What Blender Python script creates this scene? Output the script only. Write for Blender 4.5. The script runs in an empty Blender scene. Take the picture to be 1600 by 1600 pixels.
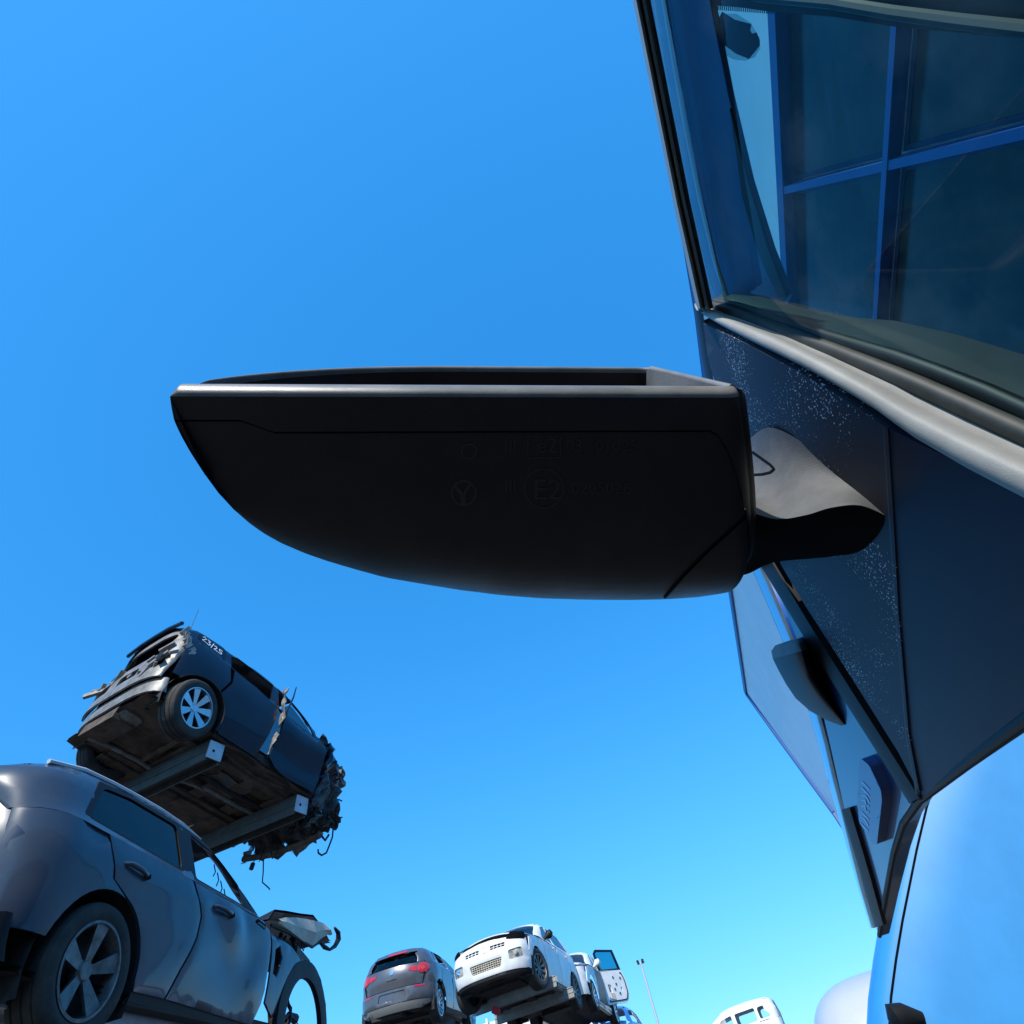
import bpy, bmesh, math, random
import numpy as np
from mathutils import Vector, Matrix, noise as mnoise
from mathutils.geometry import delaunay_2d_cdt
from mathutils.bvhtree import BVHTree

random.seed(7)
R_ = math.radians
sc = bpy.context.scene
col = sc.collection

# ------------------------------------------------------------------ camera
CAM = Vector((0, 0, 1.4))
PITCH, ROLL, FOC = 50.0, -16.5, 850.0          # degrees, degrees, focal length for a 1600 unit wide frame


def cam_axes():
    p, r = R_(PITCH), R_(ROLL)
    F = np.array([0, math.cos(p), math.sin(p)])
    U0 = np.array([0, -math.sin(p), math.cos(p)])
    R0 = np.array([1.0, 0, 0])
    return R0 * math.cos(r) + U0 * math.sin(r), U0 * math.cos(r) - R0 * math.sin(r), F


AR, AU, AF = cam_axes()
cd = bpy.data.cameras.new('camera')
cam = bpy.data.objects.new('camera', cd)
col.objects.link(cam)
cd.sensor_width = 36
cd.lens = 36 * FOC / 1600
cd.clip_start = 0.01
cd.clip_end = 6000
M3 = Matrix((AR.tolist(), AU.tolist(), (-AF).tolist())).transposed()
cam.matrix_world = Matrix.Translation(CAM) @ M3.to_4x4()
sc.camera = cam

# ------------------------------------------------------------------ sky, sun, exposure
SUN_AZ, SUN_EL = 190.5, 44.0                   # compass azimuth from +Y towards +X
w = bpy.data.worlds.new('World')
sc.world = w
w.use_nodes = True
wn = w.node_tree
for n in list(wn.nodes):
    wn.nodes.remove(n)
wo = wn.nodes.new('ShaderNodeOutputWorld')
bg = wn.nodes.new('ShaderNodeBackground')
sky = wn.nodes.new('ShaderNodeTexSky')
sky.sky_type = 'NISHITA'
sky.sun_disc = False
sky.sun_elevation = R_(SUN_EL)
sky.sun_rotation = R_(SUN_AZ)
sky.altitude = 0
sky.air_density = 1.0
sky.dust_density = 0.3
sky.ozone_density = 2.0
sepc = wn.nodes.new('ShaderNodeSeparateColor')
comb = wn.nodes.new('ShaderNodeCombineColor')
wn.links.new(sky.outputs[0], sepc.inputs[0])
# the clear, deep blue the photograph shows: a response curve per channel
for ch, (gain, power) in enumerate(((.40, 1.08), (.88, .60), (1.48, .50))):
    m1 = wn.nodes.new('ShaderNodeMath')
    m1.operation = 'MULTIPLY'
    m1.inputs[1].default_value = .15
    m2 = wn.nodes.new('ShaderNodeMath')
    m2.operation = 'POWER'
    m2.inputs[1].default_value = power
    m3 = wn.nodes.new('ShaderNodeMath')
    m3.operation = 'MULTIPLY'
    m3.inputs[1].default_value = gain / .15
    wn.links.new(sepc.outputs[ch], m1.inputs[0])
    wn.links.new(m1.outputs[0], m2.inputs[0])
    wn.links.new(m2.outputs[0], m3.inputs[0])
    wn.links.new(m3.outputs[0], comb.inputs[ch])
wn.links.new(comb.outputs[0], bg.inputs[0])
wn.links.new(bg.outputs[0], wo.inputs[0])
bg.inputs[1].default_value = 0.15

sd = bpy.data.lights.new('sun', 'SUN')
sd.energy = 5.0
sd.angle = R_(0.53)
sd.color = (1.0, 0.95, 0.86)
so = bpy.data.objects.new('sun', sd)
col.objects.link(so)
a_, e_ = R_(SUN_AZ), R_(SUN_EL)
sdir = Vector((math.sin(a_) * math.cos(e_), math.cos(a_) * math.cos(e_), math.sin(e_)))
so.rotation_euler = sdir.to_track_quat('Z', 'Y').to_euler()
so.location = (0, -20, 30)

sc.view_settings.view_transform = 'Standard'
sc.view_settings.look = 'None'
sc.view_settings.exposure = 0.0
sc.view_settings.gamma = 1.0
sc.view_settings.use_curve_mapping = False


# ------------------------------------------------------------------ geometry helpers
def ray(px, py):
    d = AF + AR * (px - 800) / FOC - AU * (py - 800) / FOC
    return Vector(d.tolist())


def pt(px, py, z):
    """point at depth z (metres along the viewing axis)"""
    return CAM + ray(px, py) * z


def dirv(az, el=0.0):
    a, e = R_(az), R_(el)
    return Vector((math.sin(a) * math.cos(e), math.cos(a) * math.cos(e), math.sin(e)))


def obj(name, verts, faces, material, parent=None, smooth=False, auto=None, mats=None, fmat=None):
    me = bpy.data.meshes.new(name)
    me.from_pydata([tuple(v) for v in verts], [], faces)
    return link_mesh(name, me, material, parent, smooth, auto)


def link_mesh(name, me, material, parent=None, smooth=False, auto=None):
    bm = bmesh.new()
    bm.from_mesh(me)
    bmesh.ops.remove_doubles(bm, verts=bm.verts, dist=1e-6)
    bmesh.ops.recalc_face_normals(bm, faces=bm.faces)
    if smooth:
        lim = R_(auto if auto else 40)
        for f in bm.faces:
            f.smooth = True
        for e in bm.edges:
            if len(e.link_faces) == 2 and e.calc_face_angle(0) > lim:
                e.smooth = False
    bm.to_mesh(me)
    bm.free()
    if material:
        me.materials.append(material)
    o = bpy.data.objects.new(name, me)
    col.objects.link(o)
    if parent is not None:
        o.parent = parent
        if parent.get('world_parts'):
            o.location = -parent.location
    return o


def empty(name, label, cat, loc=(0, 0, 0), group=None, world_parts=False):
    o = bpy.data.objects.new(name, None)
    o.empty_display_size = 0.2
    col.objects.link(o)
    o.location = loc
    o['label'] = label
    o['category'] = cat
    if group:
        o['group'] = group
    if world_parts:
        o['world_parts'] = 1
    return o


def tag(o, label, cat, group=None):
    o['label'] = label
    o['category'] = cat
    if group:
        o['group'] = group
    return o


class MB:
    """collects simple solids, then becomes one mesh"""

    def __init__(s):
        s.v, s.f = [], []

    def add(s, v, f):
        n = len(s.v)
        s.v += [Vector(p) for p in v]
        s.f += [tuple(i + n for i in q) for q in f]
        return s

    def box(s, c, size, rot=None):
        x, y, z = [k / 2 for k in size]
        v = [Vector((i * x, j * y, k * z)) for i in (-1, 1) for j in (-1, 1) for k in (-1, 1)]
        if rot is not None:
            v = [rot @ p for p in v]
        c = Vector(c)
        return s.add([p + c for p in v], [(0, 1, 3, 2), (4, 6, 7, 5), (0, 4, 5, 1), (2, 3, 7, 6), (0, 2, 6, 4), (1, 5, 7, 3)])

    def hexa(s, p):
        return s.add(p, [(0, 1, 2, 3), (7, 6, 5, 4), (0, 4, 5, 1), (1, 5, 6, 2), (2, 6, 7, 3), (3, 7, 4, 0)])

    def tube(s, pts, r, n=8, closed=False):
        pts = [Vector(p) for p in pts]
        rs = r if isinstance(r, (list, tuple)) else [r] * len(pts)
        rings = []
        prev = None
        for i, p in enumerate(pts):
            a = pts[(i - 1) % len(pts)] if (closed or i > 0) else p
            b = pts[(i + 1) % len(pts)] if (closed or i < len(pts) - 1) else p
            t = (b - a).normalized()
            if prev is None:
                u = t.orthogonal().normalized()
            else:
                u = (prev - t * prev.dot(t))
                u = u.normalized() if u.length > 1e-6 else t.orthogonal().normalized()
            prev = u
            q = t.cross(u)
            rings.append([p + (u * math.cos(2 * math.pi * k / n) + q * math.sin(2 * math.pi * k / n)) * rs[i] for k in range(n)])
        v = [p for rg in rings for p in rg]
        f = []
        m = len(rings)
        for i in range(m if closed else m - 1):
            for k in range(n):
                i2 = (i + 1) % m
                f.append((i * n + k, i * n + (k + 1) % n, i2 * n + (k + 1) % n, i2 * n + k))
        if not closed:
            f.append(tuple(range(n))[::-1])
            f.append(tuple((m - 1) * n + k for k in range(n)))
        return s.add(v, f)

    def lathe(s, prof, n=32, axis='y', c=(0, 0, 0), closed=False):
        """profile of (radius, along) turned round the y axis"""
        c = Vector(c)
        v = []
        for r, a in prof:
            for k in range(n):
                t = 2 * math.pi * k / n
                if axis == 'y':
                    v.append(c + Vector((r * math.cos(t), a, r * math.sin(t))))
                else:
                    v.append(c + Vector((r * math.cos(t), r * math.sin(t), a)))
        f = []
        m = len(prof)
        for i in range(m if closed else m - 1):
            for k in range(n):
                j = (i + 1) % m
                f.append((i * n + k, i * n + (k + 1) % n, j * n + (k + 1) % n, j * n + k))
        return s.add(v, f)

    def build(s, name, material, parent=None, smooth=False, auto=None):
        return obj(name, s.v, s.f, material, parent, smooth, auto)


def loft(rows, closed_u=False, closed_v=False, caps=False):
    m, n = len(rows), len(rows[0])
    v = [p for r in rows for p in r]
    f = []
    for i in range(m if closed_u else m - 1):
        for j in range(n if closed_v else n - 1):
            a, b = i, (i + 1) % m
            c, d = j, (j + 1) % n
            f.append((a * n + c, a * n + d, b * n + d, b * n + c))
    if caps:
        f.append(tuple(range(n))[::-1])
        f.append(tuple((m - 1) * n + k for k in range(n)))
    return v, f


def inside(p, poly):
    x, y = p
    r = False
    j = len(poly) - 1
    for i in range(len(poly)):
        xi, yi = poly[i]
        xj, yj = poly[j]
        if (yi > y) != (yj > y) and x < (xj - xi) * (y - yi) / (yj - yi) + xi:
            r = not r
        j = i
    return r


def dens(poly, res, closed=True):
    out = []
    n = len(poly)
    for i in range(n if closed else n - 1):
        a, b = poly[i], poly[(i + 1) % n]
        L = math.hypot(b[0] - a[0], b[1] - a[1])
        k = max(1, int(math.ceil(L / res)))
        for q in range(k):
            t = q / k
            out.append((a[0] + (b[0] - a[0]) * t, a[1] + (b[1] - a[1]) * t))
    if not closed:
        out.append(poly[-1])
    return out


def rounded(poly, rad, n=4):
    """round the corners of a polygon"""
    out = []
    N = len(poly)
    for i in range(N):
        p0, p1, p2 = Vector(poly[i - 1]), Vector(poly[i]), Vector(poly[(i + 1) % N])
        r = rad[i] if isinstance(rad, (list, tuple)) else rad
        a, b = p0 - p1, p2 - p1
        la, lb = a.length, b.length
        d = min(r, la * .45, lb * .45)
        if d < 1e-6:
            out.append(tuple(p1))
            continue
        A, B = p1 + a / la * d, p1 + b / lb * d
        for k in range(n + 1):
            t = k / n
            out.append(tuple(A * (1 - t) ** 2 + p1 * 2 * t * (1 - t) + B * t * t))
    return out


def sheet2d(outline, res, holes=()):
    loops = [dens(outline, res)] + [dens(h, res) for h in holes]
    V, E = [], []
    for lp in loops:
        n0 = len(V)
        V += lp
        E += [(n0 + i, n0 + (i + 1) % len(lp)) for i in range(len(lp))]
    bnd = np.array(V)
    xs = [p[0] for p in loops[0]]
    ys = [p[1] for p in loops[0]]
    nx, ny = int((max(xs) - min(xs)) / res), int((max(ys) - min(ys)) / res)
    for i in range(nx + 1):
        for j in range(ny + 1):
            p = (min(xs) + (i + .5 + .25 * (j % 2)) * res, min(ys) + (j + .5) * res)
            if inside(p, loops[0]) and not any(inside(p, h) for h in loops[1:]):
                if np.min(np.hypot(bnd[:, 0] - p[0], bnd[:, 1] - p[1])) > res * .45:
                    V.append(p)
    r = delaunay_2d_cdt([Vector(p) for p in V], E, [], 0, 1e-7)
    vs = [tuple(p) for p in r[0]]
    fs = []
    for f in r[2]:
        c = (sum(vs[i][0] for i in f) / len(f), sum(vs[i][1] for i in f) / len(f))
        if inside(c, loops[0]) and not any(inside(c, h) for h in loops[1:]):
            fs.append(tuple(f))
    return vs, fs


def panel(name, outline, mapf, thick, res, material, parent=None, holes=(), bevel=0.0, smooth=True, soft=0.0):
    """a sheet with real thickness; mapf(x, y, inward) gives the 3-D point"""
    vs, fs = sheet2d(outline, res, holes)
    n = len(vs)
    cnt = {}
    for f in fs:
        for i in range(len(f)):
            e = (f[i], f[(i + 1) % len(f)])
            k = (min(e), max(e))
            cnt.setdefault(k, []).append(e)
    edge = [v[0] for v in cnt.values() if len(v) == 1]
    bset = {i for e in edge for i in e}
    near = soft > 0
    front = [mapf(p[0], p[1], bevel if (i in bset and not near) else 0.0) for i, p in enumerate(vs)]
    back = [mapf(p[0], p[1], thick) for p in vs]
    F = list(fs) + [tuple(i + n for i in f[::-1]) for f in fs] + [(a, b, b + n, a + n) for a, b in edge]
    o = obj(name, front + back, F, material, parent, smooth, 50)
    if near:
        md = o.modifiers.new('edge', 'BEVEL')
        md.width = soft
        md.segments = 3
        md.limit_method = 'ANGLE'
        md.angle_limit = R_(55)
        md.harden_normals = False
    return o


# ------------------------------------------------------------------ materials
def mat(name, c, rough=.5, metal=0.0, coat=0.0, spec=.5, var=0.0, vscale=8.0, c2=None, bump=0.0, bscale=300.0,
        rvar=0.0, emit=None, coord='Object', cr=0.03):
    m = bpy.data.materials.new(name)
    m.use_nodes = True
    nt = m.node_tree
    b = nt.nodes['Principled BSDF']
    b.inputs['Base Color'].default_value = (*c, 1)
    b.inputs['Roughness'].default_value = rough
    b.inputs['Metallic'].default_value = metal
    b.inputs['Coat Weight'].default_value = coat
    b.inputs['Coat Roughness'].default_value = cr
    b.inputs['Specular IOR Level'].default_value = spec
    tc = nt.nodes.new('ShaderNodeTexCoord')
    if var > 0 or c2:
        nz = nt.nodes.new('ShaderNodeTexNoise')
        nz.inputs['Scale'].default_value = vscale
        nz.inputs['Detail'].default_value = 8
        nz.inputs['Roughness'].default_value = .65
        nt.links.new(tc.outputs[coord], nz.inputs['Vector'])
        rp = nt.nodes.new('ShaderNodeValToRGB')
        rp.color_ramp.elements[0].position = .35
        rp.color_ramp.elements[1].position = .68
        if c2:
            rp.color_ramp.elements[0].color = (*c, 1)
            rp.color_ramp.elements[1].color = (*c2, 1)
        else:
            rp.color_ramp.elements[0].color = (*[k * (1 - var) for k in c], 1)
            rp.color_ramp.elements[1].color = (*[min(1, k * (1 + var)) for k in c], 1)
        nt.links.new(nz.outputs['Fac'], rp.inputs['Fac'])
        nt.links.new(rp.outputs['Color'], b.inputs['Base Color'])
    if rvar > 0:
        n2 = nt.nodes.new('ShaderNodeTexNoise')
        n2.inputs['Scale'].default_value = vscale * 2.3
        n2.inputs['Detail'].default_value = 6
        nt.links.new(tc.outputs[coord], n2.inputs['Vector'])
        mr = nt.nodes.new('ShaderNodeMapRange')
        mr.inputs['From Min'].default_value = .3
        mr.inputs['From Max'].default_value = .7
        mr.inputs['To Min'].default_value = max(0, rough - rvar)
        mr.inputs['To Max'].default_value = min(1, rough + rvar)
        nt.links.new(n2.outputs['Fac'], mr.inputs['Value'])
        nt.links.new(mr.outputs['Result'], b.inputs['Roughness'])
    if bump > 0:
        n3 = nt.nodes.new('ShaderNodeTexNoise')
        n3.inputs['Scale'].default_value = bscale
        n3.inputs['Detail'].default_value = 3
        nt.links.new(tc.outputs[coord], n3.inputs['Vector'])
        bp = nt.nodes.new('ShaderNodeBump')
        bp.inputs['Strength'].default_value = bump
        bp.inputs['Distance'].default_value = .002
        nt.links.new(n3.outputs['Fac'], bp.inputs['Height'])
        nt.links.new(bp.outputs['Normal'], b.inputs['Normal'])
    if emit:
        b.inputs['Emission Color'].default_value = (*emit[0], 1)
        b.inputs['Emission Strength'].default_value = emit[1]
    return m


def glassmat(name, tintc, ior=1.5, rough=.01, dust=0.0, dscale=18.0):
    m = bpy.data.materials.new(name)
    m.use_nodes = True
    nt = m.node_tree
    for n in list(nt.nodes):
        nt.nodes.remove(n)
    out = nt.nodes.new('ShaderNodeOutputMaterial')
    tr = nt.nodes.new('ShaderNodeBsdfTransparent')
    tr.inputs[0].default_value = (*tintc, 1)
    gl = nt.nodes.new('ShaderNodeBsdfGlossy')
    gl.inputs['Roughness'].default_value = rough
    fr = nt.nodes.new('ShaderNodeFresnel')
    fr.inputs['IOR'].default_value = ior
    mx = nt.nodes.new('ShaderNodeMixShader')
    geo = nt.nodes.new('ShaderNodeNewGeometry')
    sel = nt.nodes.new('ShaderNodeMix')
    sel.data_type = 'FLOAT'
    nt.links.new(geo.outputs['Backfacing'], sel.inputs[0])
    nt.links.new(fr.outputs[0], sel.inputs[2])
    sel.inputs[3].default_value = 0.0               # only the outer face of a pane mirrors
    nt.links.new(sel.outputs[0], mx.inputs[0])
    nt.links.new(tr.outputs[0], mx.inputs[1])
    nt.links.new(gl.outputs[0], mx.inputs[2])
    last = mx
    if dust > 0:
        tc = nt.nodes.new('ShaderNodeTexCoord')
        nz = nt.nodes.new('ShaderNodeTexNoise')
        nz.inputs['Scale'].default_value = dscale
        nz.inputs['Detail'].default_value = 9
        nz.inputs['Roughness'].default_value = .7
        nt.links.new(tc.outputs['Object'], nz.inputs['Vector'])
        mr = nt.nodes.new('ShaderNodeMapRange')
        mr.inputs['From Min'].default_value = .5
        mr.inputs['From Max'].default_value = .8
        mr.inputs['To Max'].default_value = dust
        nt.links.new(nz.outputs['Fac'], mr.inputs['Value'])
        df = nt.nodes.new('ShaderNodeBsdfDiffuse')
        df.inputs[0].default_value = (.45, .45, .42, 1)
        m2 = nt.nodes.new('ShaderNodeMixShader')
        nt.links.new(mr.outputs['Result'], m2.inputs[0])
        nt.links.new(mx.outputs[0], m2.inputs[1])
        nt.links.new(df.outputs[0], m2.inputs[2])
        last = m2
    nt.links.new(last.outputs[0], out.inputs[0])
    return m


def dustpaint(name, base, rough, coat, speck, amount, scale=260.0, metal=0.0):
    """paint with pale dust specks lying on it"""
    m = mat(name, base, rough, metal, coat)
    nt = m.node_tree
    b = nt.nodes['Principled BSDF']
    tc = nt.nodes.new('ShaderNodeTexCoord')
    vo = nt.nodes.new('ShaderNodeTexVoronoi')
    vo.inputs['Scale'].default_value = scale
    vo.inputs['Randomness'].default_value = 1.0
    nt.links.new(tc.outputs['Object'], vo.inputs['Vector'])
    # every cell gets a size of its own; most cells stay bare
    sep = nt.nodes.new('ShaderNodeSeparateColor')
    nt.links.new(vo.outputs['Color'], sep.inputs[0])
    pw = nt.nodes.new('ShaderNodeMath')
    pw.operation = 'POWER'
    pw.inputs[1].default_value = 9.0
    nt.links.new(sep.outputs[0], pw.inputs[0])
    nz = nt.nodes.new('ShaderNodeTexNoise')
    nz.inputs['Scale'].default_value = 9
    nz.inputs['Detail'].default_value = 3
    nt.links.new(tc.outputs['Object'], nz.inputs['Vector'])
    mr = nt.nodes.new('ShaderNodeMapRange')
    mr.inputs['From Min'].default_value = .42
    mr.inputs['From Max'].default_value = .62
    mr.inputs['To Min'].default_value = .08
    mr.inputs['To Max'].default_value = .55 * amount
    nt.links.new(nz.outputs['Fac'], mr.inputs['Value'])
    mu = nt.nodes.new('ShaderNodeMath')
    mu.operation = 'MULTIPLY'
    nt.links.new(pw.outputs[0], mu.inputs[0])
    nt.links.new(mr.outputs['Result'], mu.inputs[1])
    lt = nt.nodes.new('ShaderNodeMath')
    lt.operation = 'LESS_THAN'
    nt.links.new(vo.outputs['Distance'], lt.inputs[0])
    nt.links.new(mu.outputs[0], lt.inputs[1])
    mx = nt.nodes.new('ShaderNodeMixRGB')
    mx.inputs[1].default_value = (*base, 1)
    mx.inputs[2].default_value = (*speck, 1)
    nt.links.new(lt.outputs[0], mx.inputs[0])
    nt.links.new(mx.outputs[0], b.inputs['Base Color'])
    return m


M = {}
M['asphalt'] = mat('asphalt', (.05, .048, .045), .9, var=.3, vscale=3, bump=.5, bscale=60)
M['black_plastic'] = mat('black_plastic', (.032, .024, .0235), .46, spec=.42, var=.35, vscale=9, bump=.22, bscale=1700, rvar=.07)
M['grey_and_lit_plastic'] = mat('grey_and_lit_plastic', (.112, .113, .110), .6, spec=.5, var=.2, vscale=40, bump=.35, bscale=1400)  # also a sunlit copy of black plastic, the light painted in as grey
M['sunlit_rim_plastic'] = mat('sunlit_rim_plastic', (.20, .195, .18), .38, spec=.5, var=.2, vscale=40, bump=.15, bscale=1400)  # black plastic lip made pale, so the sunlit highlight is in its colour
M['text_plastic'] = mat('text_plastic', (.045, .038, .037), .42, spec=.5)
M['groove'] = mat('groove', (.002, .002, .002), .8, spec=.1)
M['navy'] = mat('navy_paint', (.008, .024, .085), .35, coat=.5, spec=.3, var=.1, vscale=5)
M['sky_lip'] = mat('bonnet_sky_reflection', (.015, .10, .42), .3, coat=.8)  # sky reflected in the navy paint, put in as a brighter blue
M['sill'] = mat('sunlit_sill_plastic', (.28, .275, .25), .6, var=.12, vscale=30, bump=.12, bscale=1300)  # pale colour carries the sunlight on the ledge
M['navy_dust'] = dustpaint('navy_paint_dusty', (.013, .0125, .024), .6, .0, (.8, .8, .83), 1.7, 950)
M['trim'] = mat('black_trim', (.008, .008, .009), .55, spec=.3)
M['seal'] = mat('window_seal', (.018, .022, .017), .6, var=.5, vscale=60)
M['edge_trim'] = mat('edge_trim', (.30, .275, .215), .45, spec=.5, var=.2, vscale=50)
M['interior'] = mat('dark_interior', (.012, .014, .02), .6)
M['dash'] = mat('dash_plastic', (.02, .03, .032), .5, var=.2)
M['pillar_sky_tint'] = mat('pillar_lining', (.03, .085, .22), .5)  # sky reflected in the side glass is painted into this blue
M['glass_near'] = glassmat('tinted_glass', (.78, .95, .94), 1.16, .0, .16, 9)
M['glass_screen'] = glassmat('screen_glass', (.93, 1.0, .99), 1.15, .0)
M['sticker'] = mat('sticker', (.05, .08, .13), .7)  # blue of the glass reflection mixed into the sticker's colour
M['sticker_rim'] = glassmat('sticker_holder', (.72, .80, .80), 1.5, .2)
M['wall'] = mat('white_cladding', (.84, .85, .86), .55, var=.04, vscale=1.5)
M['blue_frame'] = mat('blue_frame', (.018, .075, .26), .45, coat=.2)
M['dark_pane'] = mat('dark_pane', (.010, .014, .02), .15, spec=.4, c2=(.04, .044, .046), vscale=2.2)
M['badge'] = mat('badge_plate', (.045, .085, .22), .4, coat=.3)
M['badge_text'] = mat('badge_letters', (.3, .34, .42), .3, metal=.6)
M['reflection_blue'] = mat('sky_reflection_blue', (.03, .26, .58), .5, coat=.2, var=.06, vscale=4)  # sky reflection of dark paint put in as light blue
M['pearl'] = mat('pearl_white_paint', (.50, .51, .60), .4, coat=.5, var=.03, vscale=4)
M['rubber'] = mat('tyre_rubber', (.022, .021, .02), .85, c2=(.065, .055, .045), vscale=7, bump=.2, bscale=150)
M['alloy'] = mat('alloy_wheel', (.55, .56, .58), .3, metal=.9, var=.1, vscale=20)
M['alloy_dark'] = mat('dark_wheel_well', (.01, .01, .012), .6)
M['under'] = mat('rusty_underbody', (.045, .035, .028), .85, c2=(.17, .115, .08), vscale=5, bump=.8, bscale=25)
M['under_dark'] = mat('dark_underbody', (.014, .013, .014), .8, c2=(.045, .04, .036), vscale=9, bump=.8, bscale=40)
M['scrap'] = mat('scrap_metal', (.02, .02, .023), .55, metal=.3, c2=(.09, .08, .075), vscale=11, bump=.6, bscale=40)
M['bare_metal'] = mat('bare_metal', (.32, .31, .29), .5, metal=.4, c2=(.16, .13, .10), vscale=9, bump=.4, bscale=50)
M['galv'] = mat('galvanised_steel', (.10, .115, .115), .5, metal=.3, var=.25, vscale=6)
M['door_plain'] = mat('dark_door_paint', (.012, .0135, .03), .5, spec=.25, var=.15, vscale=12)
M['arm_shaded_black'] = mat('shaded_black_plastic', (.012, .012, .0125), .8, spec=0.0, bump=.15, bscale=1500)  # darkened copy of the arm's plastic, shade put into the colour
M['crease'] = mat('crease_highlight', (.05, .05, .055), .5)  # lighter tone stands in for the highlight along the crease
M['dark_frame'] = mat('dark_blue_frame', (.008, .025, .08), .5)
M['dirty_alloy'] = mat('dirty_alloy', (.20, .20, .20), .5, metal=.5, c2=(.08, .07, .06), vscale=14)
M['galv_mid'] = mat('weathered_zinc', (.30, .31, .29), .6, metal=.1, var=.2, vscale=6)
M['galv_light'] = mat('pale_steel_plate', (.5, .53, .56), .5, metal=.2, var=.12, vscale=9)
M['car_glass'] = glassmat('dark_car_glass', (.16, .20, .22), 1.5, .02, .03, 5)
M['clear_glass'] = glassmat('clear_car_glass', (.55, .68, .70), 1.45, .02, .04, 5)
M['blue_glass'] = glassmat('blue_door_glass', (.22, .60, .66), 1.35, .02)
M['suv_paint'] = mat('midnight_paint', (.003, .006, .018), .4, coat=.4, spec=.2, c2=(.005, .010, .028), vscale=3, cr=.06)
M['grey_paint'] = mat('steel_grey_paint', (.034, .048, .074), .34, coat=.65, spec=.3, c2=(.052, .062, .082), vscale=3.5, cr=.05)
M['silver_paint'] = mat('gunmetal_paint', (.10, .105, .125), .34, metal=.4, coat=.7, c2=(.125, .125, .135), vscale=4, cr=.08)
M['white_paint'] = mat('white_paint', (.84, .84, .83), .45, coat=.35, c2=(.68, .66, .62), vscale=3.2)
M['blue_paint'] = mat('blue_paint', (.03, .13, .42), .4, coat=.6)
M['seat'] = mat('seat_cloth', (.03, .03, .033), .9, var=.3)
M['red_lens'] = mat('red_lens', (.55, .015, .02), .15, coat=.8)
M['clear_lens'] = mat('lamp_lens', (.5, .48, .42), .12, coat=.8, c2=(.15, .13, .1), vscale=14)
M['amber_lens'] = mat('amber_lens', (.7, .18, .02), .2, coat=.6)
M['chalk'] = mat('chalk_white', (.8, .8, .82), .9)
M['cream'] = mat('cream_surface', (.55, .50, .40), .7, var=.2, vscale=12)
M['white_post'] = mat('white_steel', (.78, .78, .77), .5, var=.06, vscale=4)
M['pole'] = mat('pole_steel', (.55, .57, .6), .45, metal=.3)
M['red_cloth'] = mat('red_tag', (.6, .04, .06), .7)
M['chrome'] = mat('chrome', (.7, .7, .7), .12, metal=1.0)

# ------------------------------------------------------------------ ground
gv = [(-900, -900, 0), (900, -900, 0), (900, 900, 0), (-900, 900, 0)]
g = obj('ground', gv, [(0, 1, 2, 3)], M['asphalt'])
g['kind'] = 'structure'

# ------------------------------------------------------------------ the near van: frame of reference
VAZ = 10.0
VX = dirv(VAZ)                                  # forward along the van
VR = dirv(VAZ + 90)                             # towards the van's far side
L0 = 0.165                                      # how far its flank stands from the lens


def side(px, py, off=0.0):
    """the point of the van's flank (which leans in above the belt) seen at px, py; off is inward"""
    d = ray(px, py)
    dl, dh = d.dot(VR), d.z
    if off > .04:
        return CAM + d * ((L0 + off + .06) / dl)     # upright planes inside the cab
    f = lambda t: t * dl - (L0 + off + .3 * max(t * dh - .2, 0) ** 2)
    lo, step = 0.0, .01
    for k in range(300):
        if f(lo + step) >= 0:
            hi = lo + step
            for _ in range(30):
                m = (lo + hi) / 2
                if f(m) < 0:
                    lo = m
                else:
                    hi = m
            return CAM + d * lo
        lo += step
    return CAM + d * ((L0 + off + .06) / dl)


def sidemap(base=0.0):
    return lambda x, y, o: side(x, y, base) + VR * o


van_loc = CAM + VX * .55 + VR * 1.1
van_loc.z = 0
van = empty('parked_van', 'dark navy van close on the right, its black door mirror jutting over the camera', 'van', van_loc, world_parts=True)

# ---- wing mirror -------------------------------------------------
A0 = pt(262, 606, .285)
B0 = pt(1166, 609.3, .3158)
E1 = (B0 - A0)
MW = E1.length
E1 = E1 / MW
E2 = dirv(0, 70)
E3 = dirv(0, -20)
MH = .17
def m_top(u):
    r = .5
    return MH * ((1 - max(0, 1 - u / r) ** 2.2) ** (1 / 2.2))


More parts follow.
